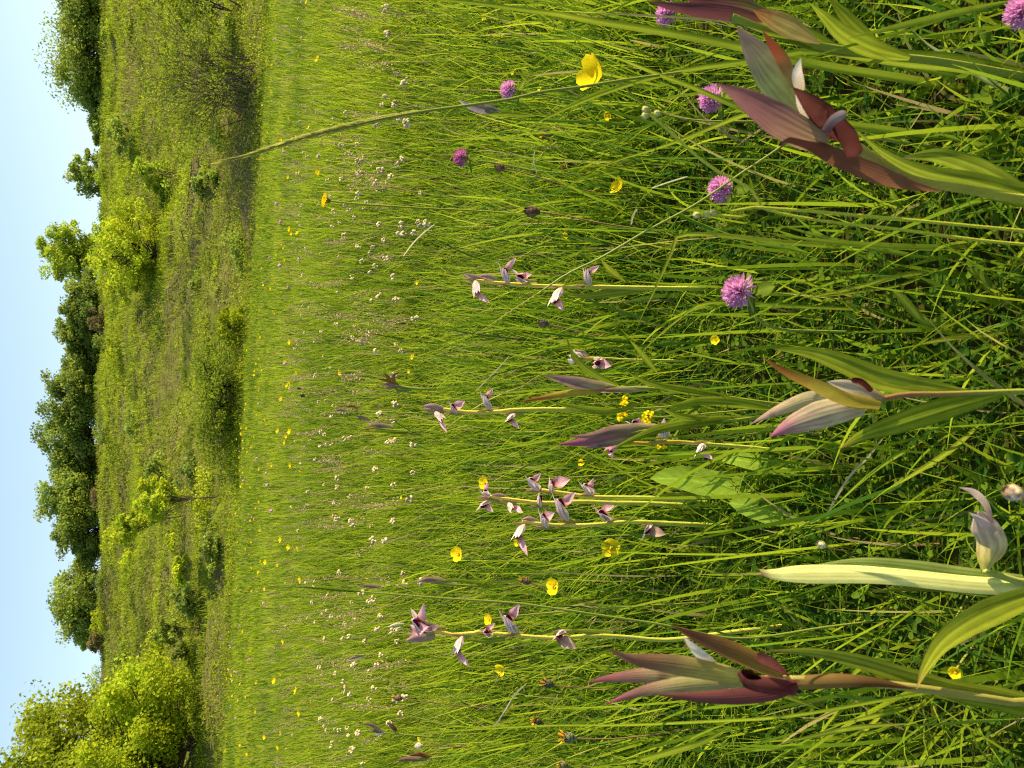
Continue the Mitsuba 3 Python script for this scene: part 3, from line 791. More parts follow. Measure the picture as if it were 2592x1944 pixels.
put_stem(k, 'd3', [(1530, 385), (1640, 420), (1787, 455)], 30, y, color=(0.3, 0.36, 0.08))
fk = put_blade(k, 'flower', 'd2', [(1500, 1640), (1540, 1760), (1575, 1860), (1545, 1960), (1535, 2030)], 92, y - .008, y, 'hood', bract_color((0.72, 0.6, 0.5), (0.5, 0.5, 0.14), vein=(0.2, 0.1, 0.08), at=(.3, .9), amount=.8, n=6), 1.5, mat='petal_thin', nv=15, nu=26)
m = Mesh()
p = line('d2', [(1365, 1490), (1460, 1520), (1540, 1600), (1580, 1720)], y - .02, y - .012)
m.add(*blade(p, 26 * Q * per_px(p.mean(0)), to_cam(p), .5, 14, 7, 'lip', lip_color((0.7, 0.56, 0.46), (0.45, 0.3, 0.24))))
m.part(fk, 'lip', 'petal_thin')
m = Mesh()
p = line('d2', [(1430, 1650), (1500, 1700), (1600, 1780)], y - .014, y - .01)
m.add(*blade(p, 30 * Q * per_px(p.mean(0)), to_cam(p), .6, 12, 7, 'lance', lip_color((0.6, 0.45, 0.45), (0.45, 0.36, 0.3))))
m.part(fk, 'sepal', 'petal_thin')


# the open orchids in the middle distance
STB = bract_color((0.36, 0.25, 0.16), (0.36, 0.34, 0.08), vein=(0.2, 0.12, 0.06), at=(0, .6), amount=.4)

def open_orchid(label, crop, stem, flowers, buds=(), leaves=(), y=None, hw=17, stem_c=(0.62, 0.5, 0.08)):
    y = hit_y(crop, *stem[-1]) if y is None else y
    k = orchid(label)
    put_stem(k, crop, stem, hw, y, color=(0.42, 0.45, 0.06), tip_color=stem_c, taper=(.7, 1.1))
    for f in flowers:
        flower(k, crop, f[0], f[1], f[2] if len(f) > 2 else None, f[3] if len(f) > 3 else None, y, **(f[4] if len(f) > 4 else {}))
        # the bract that holds the flower
        b = f[0]
        put_blade(k, 'bract', crop, [(b[0] - 80, b[1] + rng.uniform(-14, 14)), (b[0] - 20, b[1] + rng.uniform(-6, 6)), (b[0] + 60, b[1])], 15, y - .004, y, 'lance', STB, .9, mat='petal_thin', nu=12, nv=7)
    for pts, w in buds:
        put_blade(k, 'bud', crop, pts, w, y - .004, y, 'lance', bract_color((0.42, 0.26, 0.3), (0.33, 0.3, 0.16), vein=(0.2, 0.08, 0.12), at=(.3, 1), amount=.5), 1.4, mat='petal_thin', nu=16, nv=9)
    for pts, w in leaves:
        put_blade(k, 'leaf', crop, pts, w, y - .004, y, 'lance', leaf_color((0.22, 0.27, 0.03)), .8, nu=20)
    return k, y


c2b = lambda x, y_: (x + 600 / Q, y_)  # a place of crop c2 in crop b2's pixels
c3f = lambda x, y_: (x, y_ + 644 / Q)  # a place of crop c3 in crop c2's pixels

open_orchid('tall open tongue orchid with six flowers nearest the pink clover of the middle ground', 'b2',
            [(1540, 152), c2b(100, 165), c2b(450, 190), c2b(800, 195), c2b(1100, 202), c2b(1500, 206), c2b(1700, 210)],
            [((1530, 150), (1545, 232), (1560, 245), (1635, 300)), (c2b(215, 178), c2b(180, 75), c2b(205, 85), c2b(272, 3)),
             (c2b(345, 158), c2b(265, 128), c2b(330, 120), c2b(375, 112)), (c2b(560, 195), c2b(495, 290), c2b(535, 285), c2b(577, 348)), (c2b(738, 192), c2b(715, 85), c2b(742, 100), c2b(812, 55))],
            buds=[([(1462, 108), (1510, 128), (1600, 155)], 20), ([(1560, 128), (1610, 128), (1680, 150)], 18)],
            leaves=[([c2b(530, 235), c2b(700, 255), c2b(900, 235), c2b(1100, 208)], 26), ([c2b(560, 188), c2b(680, 168), c2b(900, 190)], 18)])
open_orchid('open tongue orchid with four pink flowers on a yellow stem, farther back than the trio', 'b2',
            [(1335, 985), (1500, 1005), (1700, 1000), c2b(200, 992), c2b(500, 985), c2b(900, 1000), c2b(1300, 995)],
            [((1275, 995), (1330, 1045), (1315, 1060), (1358, 1140)), ((1415, 1012), (1372, 955), (1405, 970), (1475, 932), {'lipw': .34}), ((1628, 992), (1588, 900), (1620, 900), (1655, 850)), (c2b(262, 1012), c2b(200, 1060), c2b(248, 1062), c2b(292, 1112))],
            buds=[([(1192, 968), (1260, 968), (1340, 988)], 24), ([(1235, 1012), (1290, 1005), (1350, 995)], 16)],
            leaves=[([c2b(490, 938), c2b(620, 965), c2b(760, 992), c2b(920, 1000)], 22)], y=.86)
k, _ = open_orchid('open tongue orchid with four flowers, its topmost in front of a yellow buttercup', 'c2',
            [(95, 1548), (250, 1570), (450, 1590), (700, 1582), (900, 1590), (1100, 1592), (1500, 1612)],
            [((92, 1555), (62, 1520), (75, 1510), (88, 1455)), ((105, 1580), (30, 1608), (80, 1612), (125, 1648)), ((215, 1588), (240, 1632), (270, 1625), (318, 1655), {'lipw': .35}), ((425, 1612), (412, 1535))],
            buds=[([(110, 1545), (150, 1540), (230, 1565)], 16)], y=.74)
open_orchid('open tongue orchid of three flowers with one broad pink lip, beside the dark oval leaf', 'c2',
            [(440, 1508), (600, 1530), (750, 1550), (1000, 1556), (1200, 1560), (1600, 1600)],
            [((405, 1512), (345, 1440), (385, 1445), (432, 1398), {'wide': .36}), ((497, 1522), (488, 1450), (520, 1462), (622, 1438), {'lipw': .42}), ((755, 1540), (700, 1482), (748, 1485), (772, 1430), {'wide': .36})],
            leaves=[([(1165, 1542), (1190, 1500), (1205, 1560), (1300, 1570)], 14), ([(1150, 1545), (1350, 1540), (1600, 1590)], 24)], y=.72)
open_orchid('open tongue orchid with five flowers and a hanging lip beside a yellow buttercup', 'c2',
            [c3f(310, 65), c3f(430, 82), c3f(600, 92), c3f(800, 85), c3f(1000, 68), c3f(1300, 80), c3f(1650, 95)],
            [(c3f(322, 78), c3f(262, 165), c3f(300, 180), c3f(345, 290)), (c3f(465, 108), c3f(425, 22), c3f(455, 40), c3f(520, 10), {'lipw': .32}), (c3f(595, 62), (520, 1570), (580, 1590), (655, 1520)),
             (c3f(885, 55), c3f(790, 12), (845, 1625), (910, 1608), {'pale': (0.72, 0.6, 0.6)}), (c3f(1145, 88), c3f(1092, 140), c3f(1140, 125), c3f(1242, 150), {'lipw': .34, 'lip_c': (0.5, 0.36, 0.3)})],
            buds=[([c3f(300, 58), c3f(350, 48), c3f(420, 70)], 17)], leaves=[([c3f(900, 42), c3f(1000, 48), c3f(1100, 70)], 17), ([c3f(480, 118), c3f(560, 110), c3f(640, 92)], 13), ([c3f(1560, 120), c3f(1700, 90), c3f(1787, 60)], 28)], y=.70)
b3c = lambda x, y_: (x - 600 / Q, y_)
open_orchid('open tongue orchid with a large two-flowered pink top, standing behind the big brown foreground orchid', 'c3',
            [b3c(1275, 770), b3c(1420, 800), b3c(1600, 772), (30, 778), (250, 800), (500, 818), (800, 802), (1000, 815), (1250, 832)],
            [(b3c(1290, 752), b3c(1185, 775), b3c(1190, 720), b3c(1207, 593), {'wide': .4, 'lipw': .24, 'pale': (0.58, 0.4, 0.45)}), (b3c(1215, 780), b3c(1120, 700), b3c(1150, 760), b3c(1240, 745), {'lipw': .3}), (b3c(1450, 802), b3c(1400, 915), b3c(1440, 935), b3c(1505, 1008)),
             ((115, 785), (58, 795), (90, 760), (135, 722), {'pale': (0.72, 0.6, 0.6)}), ((262, 790), (185, 685), (240, 680), (295, 598)), ((585, 775), (525, 800), (560, 825), (662, 890), {'lipw': .36, 'lip_c': (0.5, 0.36, 0.3)})],
            buds=[([b3c(1088, 838), b3c(1160, 815), b3c(1280, 800)], 34)], leaves=[([(-60, 830), (60, 838), (200, 825)], 16), ([(610, 765), (700, 775), (900, 790)], 20)], y=.62)
open_orchid('small open tongue orchid with a white-hooded flower above a pink one', 'c2', [(640, 652), (800, 652), (1000, 664), (1300, 672), (1600, 695)],
            [((700, 660), (608, 640), None, None, {'pale': (0.8, 0.74, 0.74)}), ((835, 682), (768, 682), (820, 690), (887, 706), {'lipw': .36})], buds=[([(650, 615), (690, 615), (740, 640)], 14)], hw=8)
open_orchid('orange-stemmed tongue orchid half hidden behind the purple-tipped bud and yellow vetchling', 'c2', [(900, 1190), (1100, 1205), (1300, 1194), (1430, 1205), (1787, 1232), (1950, 1250)],
            [((905, 1205), (880, 1245), (880, 1255), (892, 1302), {'pale': (0.5, 0.26, 0.34)}), ((1100, 1100), (1020, 1085), (1040, 1080), (1075, 1040)), ((1217, 1190), (1228, 1110), (1222, 1105), (1230, 1040)), ((1472, 1205), (1445, 1262), (1490, 1270), (1548, 1310))],
            hw=15, stem_c=(0.42, 0.24, 0.03), y=.56)


# closed orchids
def bud_orchid(label, crop, stem, brs, lvs=(), y=None, hw=14):
    y = hit_y(crop, *stem[-1]) if y is None else y
    k = orchid(label)
    put_stem(k, crop, stem, hw, y, color=(0.19, 0.25, 0.025), taper=(.6, 1.1))
    for it in brs:
        put_blade(k, 'bract', crop, it[0], it[1], y - it[3] if len(it) > 3 else y - .005, y, 'lance', it[2], 1.0, mat='petal_thin', nu=20, nv=9)
    for it in lvs:
        put_blade(k, 'leaf', crop, it[0], it[1], y - .008, y, 'leaf', leaf_color((0.2, 0.27, 0.02)), .6, nu=20, wave=.1)
    return k


bud_orchid('grey-mauve budded tongue orchid with an orange side bract, left of the yellow vetchling', 'c2', [(850, 840), (1100, 850), (1400, 870), (1787, 930), (2050, 960)],
           [([(450, 768), (600, 800), (750, 832), (900, 850)], 44, GREYM), ([(298, 936), (450, 910), (620, 882), (820, 866)], 25, ORG), ([(780, 862), (950, 860), (1130, 848)], 22, PB)],
           [([(968, 733), (1130, 815), (1400, 868), (1787, 940)], 30), ([(595, 515), (650, 650), (780, 760), (930, 825)], 24), ([(490, 938), (680, 985), (900, 1000), (1100, 940)], 20)], y=.55)
bud_orchid('purple-tipped budded tongue orchid with a long green leaf in front of the yellow vetchling', 'c2', [(900, 1160), (1150, 1115), (1500, 1070), (1787, 1045), (2050, 1010)],
           [([(528, 1216), (700, 1195), (900, 1155), (1180, 1115)], 46, bract_color((0.33, 0.1, 0.17), (0.3, 0.24, 0.12), vein=(0.16, 0.06, 0.1), at=(.1, .9), amount=.5)), ([(608, 1165), (760, 1155), (900, 1120), (1180, 1100)], 34, GREYM), ([(700, 1238), (850, 1205), (1050, 1150)], 30, GREYM)],
           [([(878, 1250), (1000, 1190), (1200, 1112), (1500, 1060), (1787, 1040)], 36), ([(1245, 972), (1450, 932), (1700, 945), (1950, 985)], 36), ([(1190, 968), (1350, 1035), (1600, 1050)], 26)], y=.53)
bud_orchid('far reddish tongue orchid with three spread pointed bracts', 'b2', [(1020, 830), (1150, 852), (1300, 852), (1420, 850)],
           [([(950, 748), (985, 790), (1030, 828)], 14, BB), ([(1050, 745), (1010, 770), (1020, 828)], 13, BB), ([(905, 790), (970, 800), (1050, 835)], 13, BB), ([(925, 832), (980, 825), (1060, 838)], 14, GREYM), ([(950, 858), (1010, 838), (1080, 840)], 14, GREYM), ([(1000, 850), (1060, 860), (1130, 855)], 16, leaf_color((.2, .25, .05)))], hw=9)
bud_orchid('far grey tongue orchid bud on a tall bare stem', 'b2', [(690, 1000), (850, 1000), (1100, 1010), (1300, 1020)], [([(622, 1002), (660, 990), (720, 1000)], 12, GREYM), ([(700, 975), (740, 965), (780, 985)], 10, BB), ([(755, 1022), (790, 1035), (860, 1060)], 13, GREYM)], hw=6)
bud_orchid('far slim purplish tongue orchid bud on a broad green stalk', 'b2', [(900, 1110), (1050, 1125), (1270, 1135)], [([(842, 1098), (900, 1088), (1010, 1105)], 18, GREYM), ([(790, 1122), (880, 1108), (1000, 1115)], 9, ORG)], [([(860, 1125), (1000, 1130), (1270, 1138)], 16)], hw=12)
bud_orchid('far twin-budded purple tongue orchid beside the tall green grass ear at the bottom', 'b3', [(1250, 465), (1500, 480), (1787, 500)], [([(1140, 470), (1220, 440), (1300, 445), (1420, 475)], 18, GREYM), ([(1180, 462), (1260, 452), (1380, 470)], 10, PB)], [([(1280, 452), (1450, 450), (1787, 500)], 14)], hw=8)
bud_orchid('far small purplish tongue orchid bud next to the tip of the tall green grass ear', 'b3', [(930, 490), (1000, 480), (1200, 478)], [([(785, 482), (850, 482), (950, 490)], 14, GREYM)], hw=6)
bud_orchid('far dark tongue orchid with forked buds near the bottom edge', 'b3', [(900, 1430), (1050, 1440), (1200, 1455), (1400, 1465)], [([(820, 1372), (870, 1382), (930, 1420)], 13, GREYM), ([(855, 1428), (900, 1418), (960, 1430)], 15, MB), ([(885, 1448), (920, 1440), (960, 1432)], 9, WHITE), ([(970, 1365), (1000, 1390), (1030, 1420)], 13, bract_color((0.24, 0.12, 0.1), (0.1, 0.04, 0.04))), ], hw=7)
bud_orchid('far brown and pale tongue orchid bud cut close to the bottom edge', 'b3', [(1150, 1610), (1300, 1590), (1500, 1580)], [([(1022, 1612), (1100, 1600), (1230, 1600)], 17, MB), ([(1110, 1580), (1180, 1570), (1260, 1590)], 16, BB), ([(1170, 1562), (1210, 1580), (1260, 1600)], 10, BB)], hw=7)
bud_orchid('far small dark tongue orchid bud with a green hood above the forked ones', 'b3', [(780, 935), (860, 925), (1000, 930)], [([(703, 975), (750, 945), (820, 928)], 10, GREYM), ([(705, 972), (760, 955), (820, 940)], 7, WHITE)], hw=6)
bud_orchid('far cream tongue orchid buds left of the two-flowered pink top', 'b3', [(1050, 735), (1150, 740), (1300, 742)], [([(970, 750), (1020, 732), (1080, 728)], 9, WHITE), ([(970, 795), (1020, 770), (1060, 750)], 9, WHITE)], hw=5)
bud_orchid('greyish-violet tongue orchid bud crossed by the tall grass ear stalk', 'b1', [(1600, 710), (1787, 745), (2000, 752), (2300, 745)], [([(1430, 650), (1520, 690), (1620, 710), (1700, 735)], 32, bract_color((0.5, 0.42, 0.46), (0.24, 0.2, 0.22), vein=(0.25, 0.18, 0.22), at=(.0, .4), amount=.4)), ([(1530, 668), (1600, 690), (1690, 730)], 10, PB)], [([(1560, 742), (1700, 738), (1900, 748), (2100, 752)], 18)], hw=10)


# ------------------------------------------------------------------ clover, buttercups and other flowers
def to_mesh_faces(n):
    return grid_faces(n, 5)


def clover(label, crop, c, r, y=None, stem=None, pink=(0.66, 0.31, 0.58), pale=(0.86, 0.66, 0.78), tilt=(0, 0, 1), n=200, group=None, hw=7, size=None):
    """A round head of many narrow florets on a green stem with small leaves."""
    if y is None:
        y = min(.0115 * 1997 / (r * Q) * .86, .84 * float(hit(px(crop, *c))[1]))
    p = at(px(crop, *c), y)
    R = r * 1.18 * Q * per_px(p)
    k = thing('pink_clover', label, 'clover', group)
    i = np.arange(n) + .5
    ph = np.arccos(1 - 1.72 * i / n)
    th = i * 2.39996
    d = np.stack([np.sin(ph) * np.cos(th), np.sin(ph) * np.sin(th), np.cos(ph)], 1)
    up = nrm(np.asarray(tilt, float))
    a = nrm(np.cross(up, [.3, .9, .1]))
    bb = np.cross(up, a)
    d = d[:, :1] * a + d[:, 1:2] * bb + d[:, 2:] * up
    d = nrm(d + .5 * up + rng.normal(0, .06, d.shape))
    m = Mesh()
    for j in range(n):
        q = d[j]
        L = R * rng.uniform(.88, 1.0)
        s = p + q * R * .3
        e = p + q * L
        b2 = e + up * R * .04 + rng.normal(0, .03, 3) * R
        m.add(*blade([b2, s * .35 + e * .65, s], R * rng.uniform(.07, .115), rng.normal(0, 1, 3), .7, 5, 3, 'strap',
                     lambda u, v, x, t=rng.random(): mixc(np.asarray(pink) * (.8 + .5 * t), np.asarray(pale), sstep(.15, .85, u))))
    hk = m.part(k, 'flower_head', 'petal_thin')
    g = Mesh()
    import trimesh
    s = trimesh.creation.icosphere(2, R * .42)
    g.add(s.vertices + p - up * R * .15, s.faces, (0.2, 0.16, 0.1))
    g.part(hk, 'calyx', 'plant_solid')
    for j in range(3):
        az = j * 2.1 + rng.uniform(0, 1)
        o = nrm(np.array([math.cos(az), math.sin(az), -.1]))
        lf = Mesh()
        lf.add(*blade([p - up * R * .9 + o * R * 1.5, p - up * R * .85 + o * R * .8, p - up * R * .7], R * .42, up, .35, 9, 5, 'broad', leaf_color((0.17, 0.26, 0.03))))
        lf.part(k, 'leaf', 'leaf_thin')
    if stem is None:
        sp = to_ground(np.array([p - up * R * .3, p - up * R * 2 + [0, .004, -.01]]), (rng.normal(0, .01), .02))
    else:
        sp = to_ground(np.vstack([p - up * R * .3, line(crop, stem, y, y + .02)]))
    st = Mesh()
    st.add(*tube(spline(sp, 16), .0011, 6, (0.2, 0.26, 0.04)))
    st.part(k, 'stem', 'plant_solid')
    return k


clover('pink clover head on a zigzag green stem by the top edge', 'c1', (1255, 95), 72, stem=[(1330, 60), (1375, 170), (1430, 260), (1480, 360), (1590, 520), (1700, 640)])
clover('pink clover head nearest the big yellow buttercup, crossed by the grass ear stalk', 'c1', (235, 582), 58)
clover('pink clover head touching the tip of the drooping foreground orchid', 'c1', (1545, 640), 84, stem=[(1640, 660), (1700, 690), (1900, 760)])
clover('pink clover head just left of the drooping foreground orchid, below the budded grey stem', 'c1', (1608, 1222), 84, stem=[(1700, 1225), (1850, 1240), (2000, 1270)])
clover('small deeper-pink clover head farthest back, above the brown seed head', 'b1', (1460, 1020), 54, pink=(0.48, 0.12, 0.34), stem=[(1530, 1035), (1700, 1060), (1900, 1100)])
clover('largest pink clover head, standing alone in the middle of the near meadow', 'c2', (1722, 226), 104, stem=[(1787, 300), (1850, 420), (2000, 470), (2200, 480)], n=190)
clover('pink clover head cut by the top right corner of the photo', 'd1', (1790, 75), 105)
clover('small reddish young clover head low on the ground beside the oval leaves', 'd2', (385, 1640), 46, y=.62, pink=(0.5, 0.14, 0.16), pale=(0.5, 0.35, 0.25), n=90)

YEL, YEL2 = (0.86, 0.66, 0.008), (0.9, 0.76, 0.015)


def above(crop, c, y, share=.86):
    """The distance, brought nearer where the flower would stand in the ground."""
    return min(y, share * float(hit(px(crop, *c))[1]))


def buttercup(label, crop, c, r, tilt=None, y=None, dia=.0125, stem=None, petals=5, close=.35, group=None, name='buttercup', hide_stem=False):
    """Five shiny rounded petals round a ring of stamens, on a thin stem. r: half its size in the crop's pixels."""
    if y is None:
        y = max(.3, dia * 1997 / (r * Q) * .9)
        for _ in range(4):
            y = y * dia / (r * Q * per_px(at(px(crop, *c), y)))
    y = above(crop, c, y)
    p = at(px(crop, *c), y)
    R = r * Q * per_px(p)
    k = thing(name, label, 'buttercup', group)
    up = nrm(np.array([0.25, -.25, 1.0]) if tilt is None else np.asarray(tilt, float))
    a = nrm(np.cross(up, [.3, .2, .9] if abs(up[2]) < .9 else [.9, .3, .1]))
    b = np.cross(up, a)
    col = lambda u, v, q: mixc(YEL2, YEL, sstep(.3, 1, u)) * (.9 + .2 * meshkit.fbm(q * 400, 2, 3))[..., None]
    base = p - up * R * .25
    t0 = rng.uniform(0, 1)
    for j in range(petals):
        az = t0 + j * 2 * np.pi / petals + rng.normal(0, .08)
        o = math.cos(az) * a + math.sin(az) * b
        rise = close + rng.normal(0, .06)
        m = Mesh()
        m.add(*blade([base + o * R * 1.0 + up * R * rise * 1.3, base + o * R * .6 + up * R * rise * .55, base + o * R * .08], R * .56, up, .55, 9, 7, 'petal', col))
        m.part(k, 'petal', 'petal_thin')
    s = Mesh()
    for j in range(22):
        d = nrm(rng.normal(0, .5, 3) + up)
        s.add(*tube(np.array([base, base + d * R * .38]), [R * .02, R * .045], 4, (0.75, 0.55, 0.02)))
    s.part(k, 'stamens', 'plant_solid')
    if not hide_stem:
        sp = np.array([base, base - up * R * 1.2 + [0, .003, -.004]]) if stem is None else np.vstack([base, line(crop, stem, y, y + .03)])
        st = Mesh()
        st.add(*tube(spline(to_ground(sp, (rng.normal(0, .015), .03)), 14), .0008, 5, (0.24, 0.27, 0.05)))
        st.part(k, 'stem', 'plant_solid')
    return k


buttercup('largest yellow buttercup, near the top edge between grass blades', 'c1', (800, 480), 118, (.05, -.1, 1), dia=.0135, close=.75, stem=[(930, 520), (1050, 640), (1300, 760)])
buttercup('yellow buttercup seen from the side below the brown seed heads', 'c1', (940, 1205), 62, (.3, -.1, 1), close=.6, stem=[(1050, 1260), (1200, 1290), (1400, 1300)])
buttercup('wide open yellow buttercup facing the camera beside the five-flowered orchid', 'c3', (882, 236), 64, (-.1, -1, .45), close=.2, stem=[(960, 300), (1100, 380), (1300, 420)])
buttercup('tilted yellow buttercup on a thin brown stem below the facing one', 'c3', (512, 485), 58, (.15, -.45, 1), stem=[(560, 520), (700, 550), (900, 575), (1130, 570)])
buttercup('small cupped yellow buttercup left of the big brown foreground orchid', 'c3', (182, 1015), 42, (-.3, -.5, 1), close=.7, stem=[(160, 1060), (145, 1120), (300, 1160)])
buttercup('yellow buttercup tucked behind the pink-topped orchid stem', 'c3', (95, 700), 40, (.1, -.4, 1), y=.68)
buttercup('yellow buttercup just behind the tip of the tall orchid trio', 'b3', (1425, 275), 52, (.1, -.55, 1), stem=[(1480, 300), (1600, 380), (1787, 480)])
buttercup('yellow buttercup directly behind the topmost flower of the trio', 'c2', (66, 1462), 44, (.1, -.5, 1), y=.80)
buttercup('yellow buttercup peeping out under the hanging lip of the trio', 'c3', (275, 205), 24, (-.2, -.6, 1), y=.74)
buttercup('small yellow bloom right of the tall grass ear, in the grass', 'c1', (865, 748), 30, (-.4, -.4, 1), petals=7)
buttercup('small yellow bloom below the round brown seed head', 'c1', (600, 1530), 28, (.1, -.3, 1), close=.9)
buttercup('small yellow bloom under the pink clover by the grass ear', 'c1', (425, 570), 20, (.1, -.3, 1))
buttercup('small yellow bloom low among leaves near the largest clover', 'c2', (1560, 538), 32, (.1, -.6, 1), y=.72)
buttercup('small yellow bloom under the arching near leaf', 'd3', (1240, 818), 36, (.4, -.4, 1), y=.44)
buttercup('small many-petalled yellow bloom right of the arching near leaf tip', 'd3', (1345, 1040), 44, (-.1, -.6, 1), y=.42, petals=8, close=.5)
buttercup('small yellow bud-like bloom left of the half hidden orange-stemmed orchid', 'c2', (710, 1330), 24, (.1, -.3, 1), close=1.1)
buttercup('small yellow bloom in the grass close to the top edge', 'c1', (66, 110), 22, (.1, -.3, 1))
for (cr, c, r) in (('b3', (1178, 1470), 20), ('b3', (845, 440), 20), ('b2', (1135, 645), 19), ('b2', (1165, 165), 17), ('b2', (665, 748), 20), ('b2', (640, 955), 16), ('b2', (1112, 740), 14), ('b1', (1600, 110), 18), ('b3', (735, 1162), 14), ('b3', (1225, 715), 16), ('c1', (250, 470), 14), ('b2', (1062, 1555), 12)):
    buttercup('small yellow buttercup scattered in the middle of the meadow', cr, c, r, (rng.normal(0, .3), -.4, 1), group='small buttercups in the middle of the meadow')

# the hawkbit with many narrow rays
y = 1.02
p = at(px('b1', 568, 1292), y)
R = 50 * Q * per_px(p)
k = thing('hawkbit', 'single orange-yellow daisy-like hawkbit on a tall dark stem', 'flower')
up = nrm([0.1, -.25, 1])
a = nrm(np.cross(up, [.9, .3, .1]))
b = np.cross(up, a)
m = Mesh()
for j in range(46):
    az, L = j * 2.39996, R * (.45 + .6 * (j / 46) ** .5)
    o = math.cos(az) * a + math.sin(az) * b
    m.add(*blade([p + o * L + up * R * (.5 - .42 * L / R), p + o * L * .5 + up * R * .12, p - up * R * .15], R * .09, up, .3, 6, 3, 'strap', (0.9, 0.6, 0.008)))
m.part(k, 'flower_head', 'petal_thin')
m = Mesh()
m.add(*tube(np.array([p, p - up * R * .25, p - up * R * .7, p - up * R * .95]), [R * .45, R * .42, R * .2, R * .08], 9, (0.16, 0.19, 0.03)))
m.part(k, 'calyx', 'plant_solid')
m = Mesh()
m.add(*tube(spline(to_ground(np.vstack([p - up * R * .6, line('b1', [(800, 1320), (1200, 1345), (1600, 1365)], y, y + .06)])), 18), .0013, 6, (0.26, 0.29, 0.03)))
m.part(k, 'stem', 'plant_solid')


def vetchling(label, crop, pts, y, r):
    """A small bunch of yellow pea flowers: a rounded standard and a keel each."""
    import trimesh
    k = thing('yellow_vetchling', label, 'flower')
    ps = np.array([at(px(crop, *q), y + rng.normal(0, .002)) for q in pts])
    for q in ps:
        R = r * Q * per_px(q)
        o = nrm(np.array([rng.normal(0, .7), -.7 + rng.normal(0, .3), rng.normal(.4, .3)]))
        m = Mesh()
        m.add(*blade([q + np.array([0, 0, R * 1.05]) - o * R * .2, q + np.array([0, 0, R * .4]), q - o * R * .35 - np.array([0, 0, R * .55])], R * .95, -o, .7, 9, 7, 'petal', (0.88, 0.72, 0.01)))
        s = trimesh.creation.icosphere(2, 1.0)
        m.add(s.vertices * [R * .42, R * .7, R * .38] + q + o * R * .25 - np.array([0, 0, R * .25]), s.faces, (0.86, 0.66, 0.01))
        m.part(k, 'flower', 'petal_thin')
    c = ps.mean(0)
    m = Mesh()
    m.add(*tube(spline(to_ground(np.array([c, c + [0, .006, -.02]]), (.01, .02)), 12), .0009, 5, (0.22, 0.27, 0.04)))
    m.part(k, 'stem', 'plant_solid')


vetchling('topmost bunch of yellow vetchling flowers, farthest from the purple-tipped bud', 'c2', [(980, 915), (962, 950), (985, 945), (950, 985), (985, 985), (945, 1012), (978, 1022), (948, 1045)], .60, 24)
vetchling('middle bunch of yellow vetchling flowers, right above the purple-tipped bud', 'c2', [(1120, 1005), (1150, 1012), (1105, 1035), (1135, 1040), (1100, 1065), (1130, 1072)], .58, 23)
vetchling('lowest bunch of yellow vetchling flowers, on the orange-stemmed orchid', 'c2', [(1195, 1168), (1205, 1195), (1200, 1228), (1235, 1230)], .58, 20)


def seed_head(label, crop, c, r, stem, brown=(0.12, 0.075, 0.04), tip=None, y=None, group=None, hw=5, dia=.006):
    """A dried ribbed flower head with ragged bracts on a thin brown stem."""
    if y is None:
        y = dia * 1997 / (r * Q) * .9
        for _ in range(4):
            y = y * dia / (r * Q * per_px(at(px(crop, *c), y)))
    y = above(crop, c, y)
    p = at(px(crop, *c), y)
    R = r * Q * per_px(p)
    k = thing('seed_head', label, 'seed head', group)
    sp = np.vstack([p, line(crop, stem, y, y + .03)])
    ax = nrm(sp[0] - sp[1])
    a = nrm(np.cross(ax, [.2, .9, .3]))
    b = np.cross(ax, a)
    m = Mesh()
    for ring, (zz, rr, nn) in enumerate(((-.8, .5, 9), (-.3, .85, 11), (.15, .9, 11), (.5, .7, 9))):
        for j in range(nn):
            az = j * 2 * np.pi / nn + ring * .4
            o = math.cos(az) * a + math.sin(az) * b
            q0 = p + ax * R * (zz - .4) + o * R * rr * .75
            q1 = p + ax * R * zz + o * R * rr
            q2 = p + ax * R * (zz + .65) + o * R * rr * rng.uniform(.45, .95)
            m.add(*blade([q2, q1, q0], R * .3, -o, .5, 5, 3, 'lance', np.asarray(brown) * rng.uniform(.6, 1.7)))
    import trimesh
    s = trimesh.creation.icosphere(2, R * .8)
    m.add(s.vertices * 1.0 + p, s.faces, np.asarray(brown) * .6)
    if tip is not None:
        for j in range(14):
            d = nrm(ax + rng.normal(0, .35, 3))
            m.add(*blade([p + d * R * 1.9, p + d * R * 1.3, p + ax * R * .5], R * .16, rng.normal(0, 1, 3), .3, 5, 3, 'strap', tip))
    m.part(k, 'head', 'dull_solid')
    st = Mesh()
    st.add(*tube(spline(to_ground(sp), 20), max(.0008, .8 * per_px(p)), 5, np.array([0.26, 0.17, 0.07])))
    st.part(k, 'stem', 'dull_solid')


ORT = (0.55, 0.3, 0.02)
seed_head('round brown seed head on a long bare brown stem, the largest of them', 'c1', (372, 1366), 44, [(450, 1372), (620, 1400), (800, 1438), (1000, 1470), (1150, 1490), (1400, 1560)], dia=.007)
seed_head('small dark brown seed head on a brown stem above the largest one', 'c1', (165, 1082), 32, [(240, 1095), (400, 1140), (600, 1200), (820, 1250)])
seed_head('brown seed head with an orange tip near the tall grass ear', 'c1', (470, 880), 26, [(530, 900), (700, 940), (900, 990)], tip=ORT)
seed_head('brown seed head with a dull orange tip above the side-seen buttercup', 'c1', (600, 1085), 26, [(650, 1100), (800, 1140), (1000, 1200)], tip=(0.35, 0.2, 0.03))
seed_head('grey-brown seed head on a bent stem left of the tall open orchid', 'c2', (448, 430), 32, [(520, 445), (700, 488), (850, 515), (1030, 520), (1200, 575)], brown=(0.11, 0.09, 0.06))
seed_head('curled dark seed head beside the tilted buttercup', 'c3', (335, 450), 28, [(390, 475), (500, 500), (700, 530)], tip=(0.4, 0.25, 0.03))
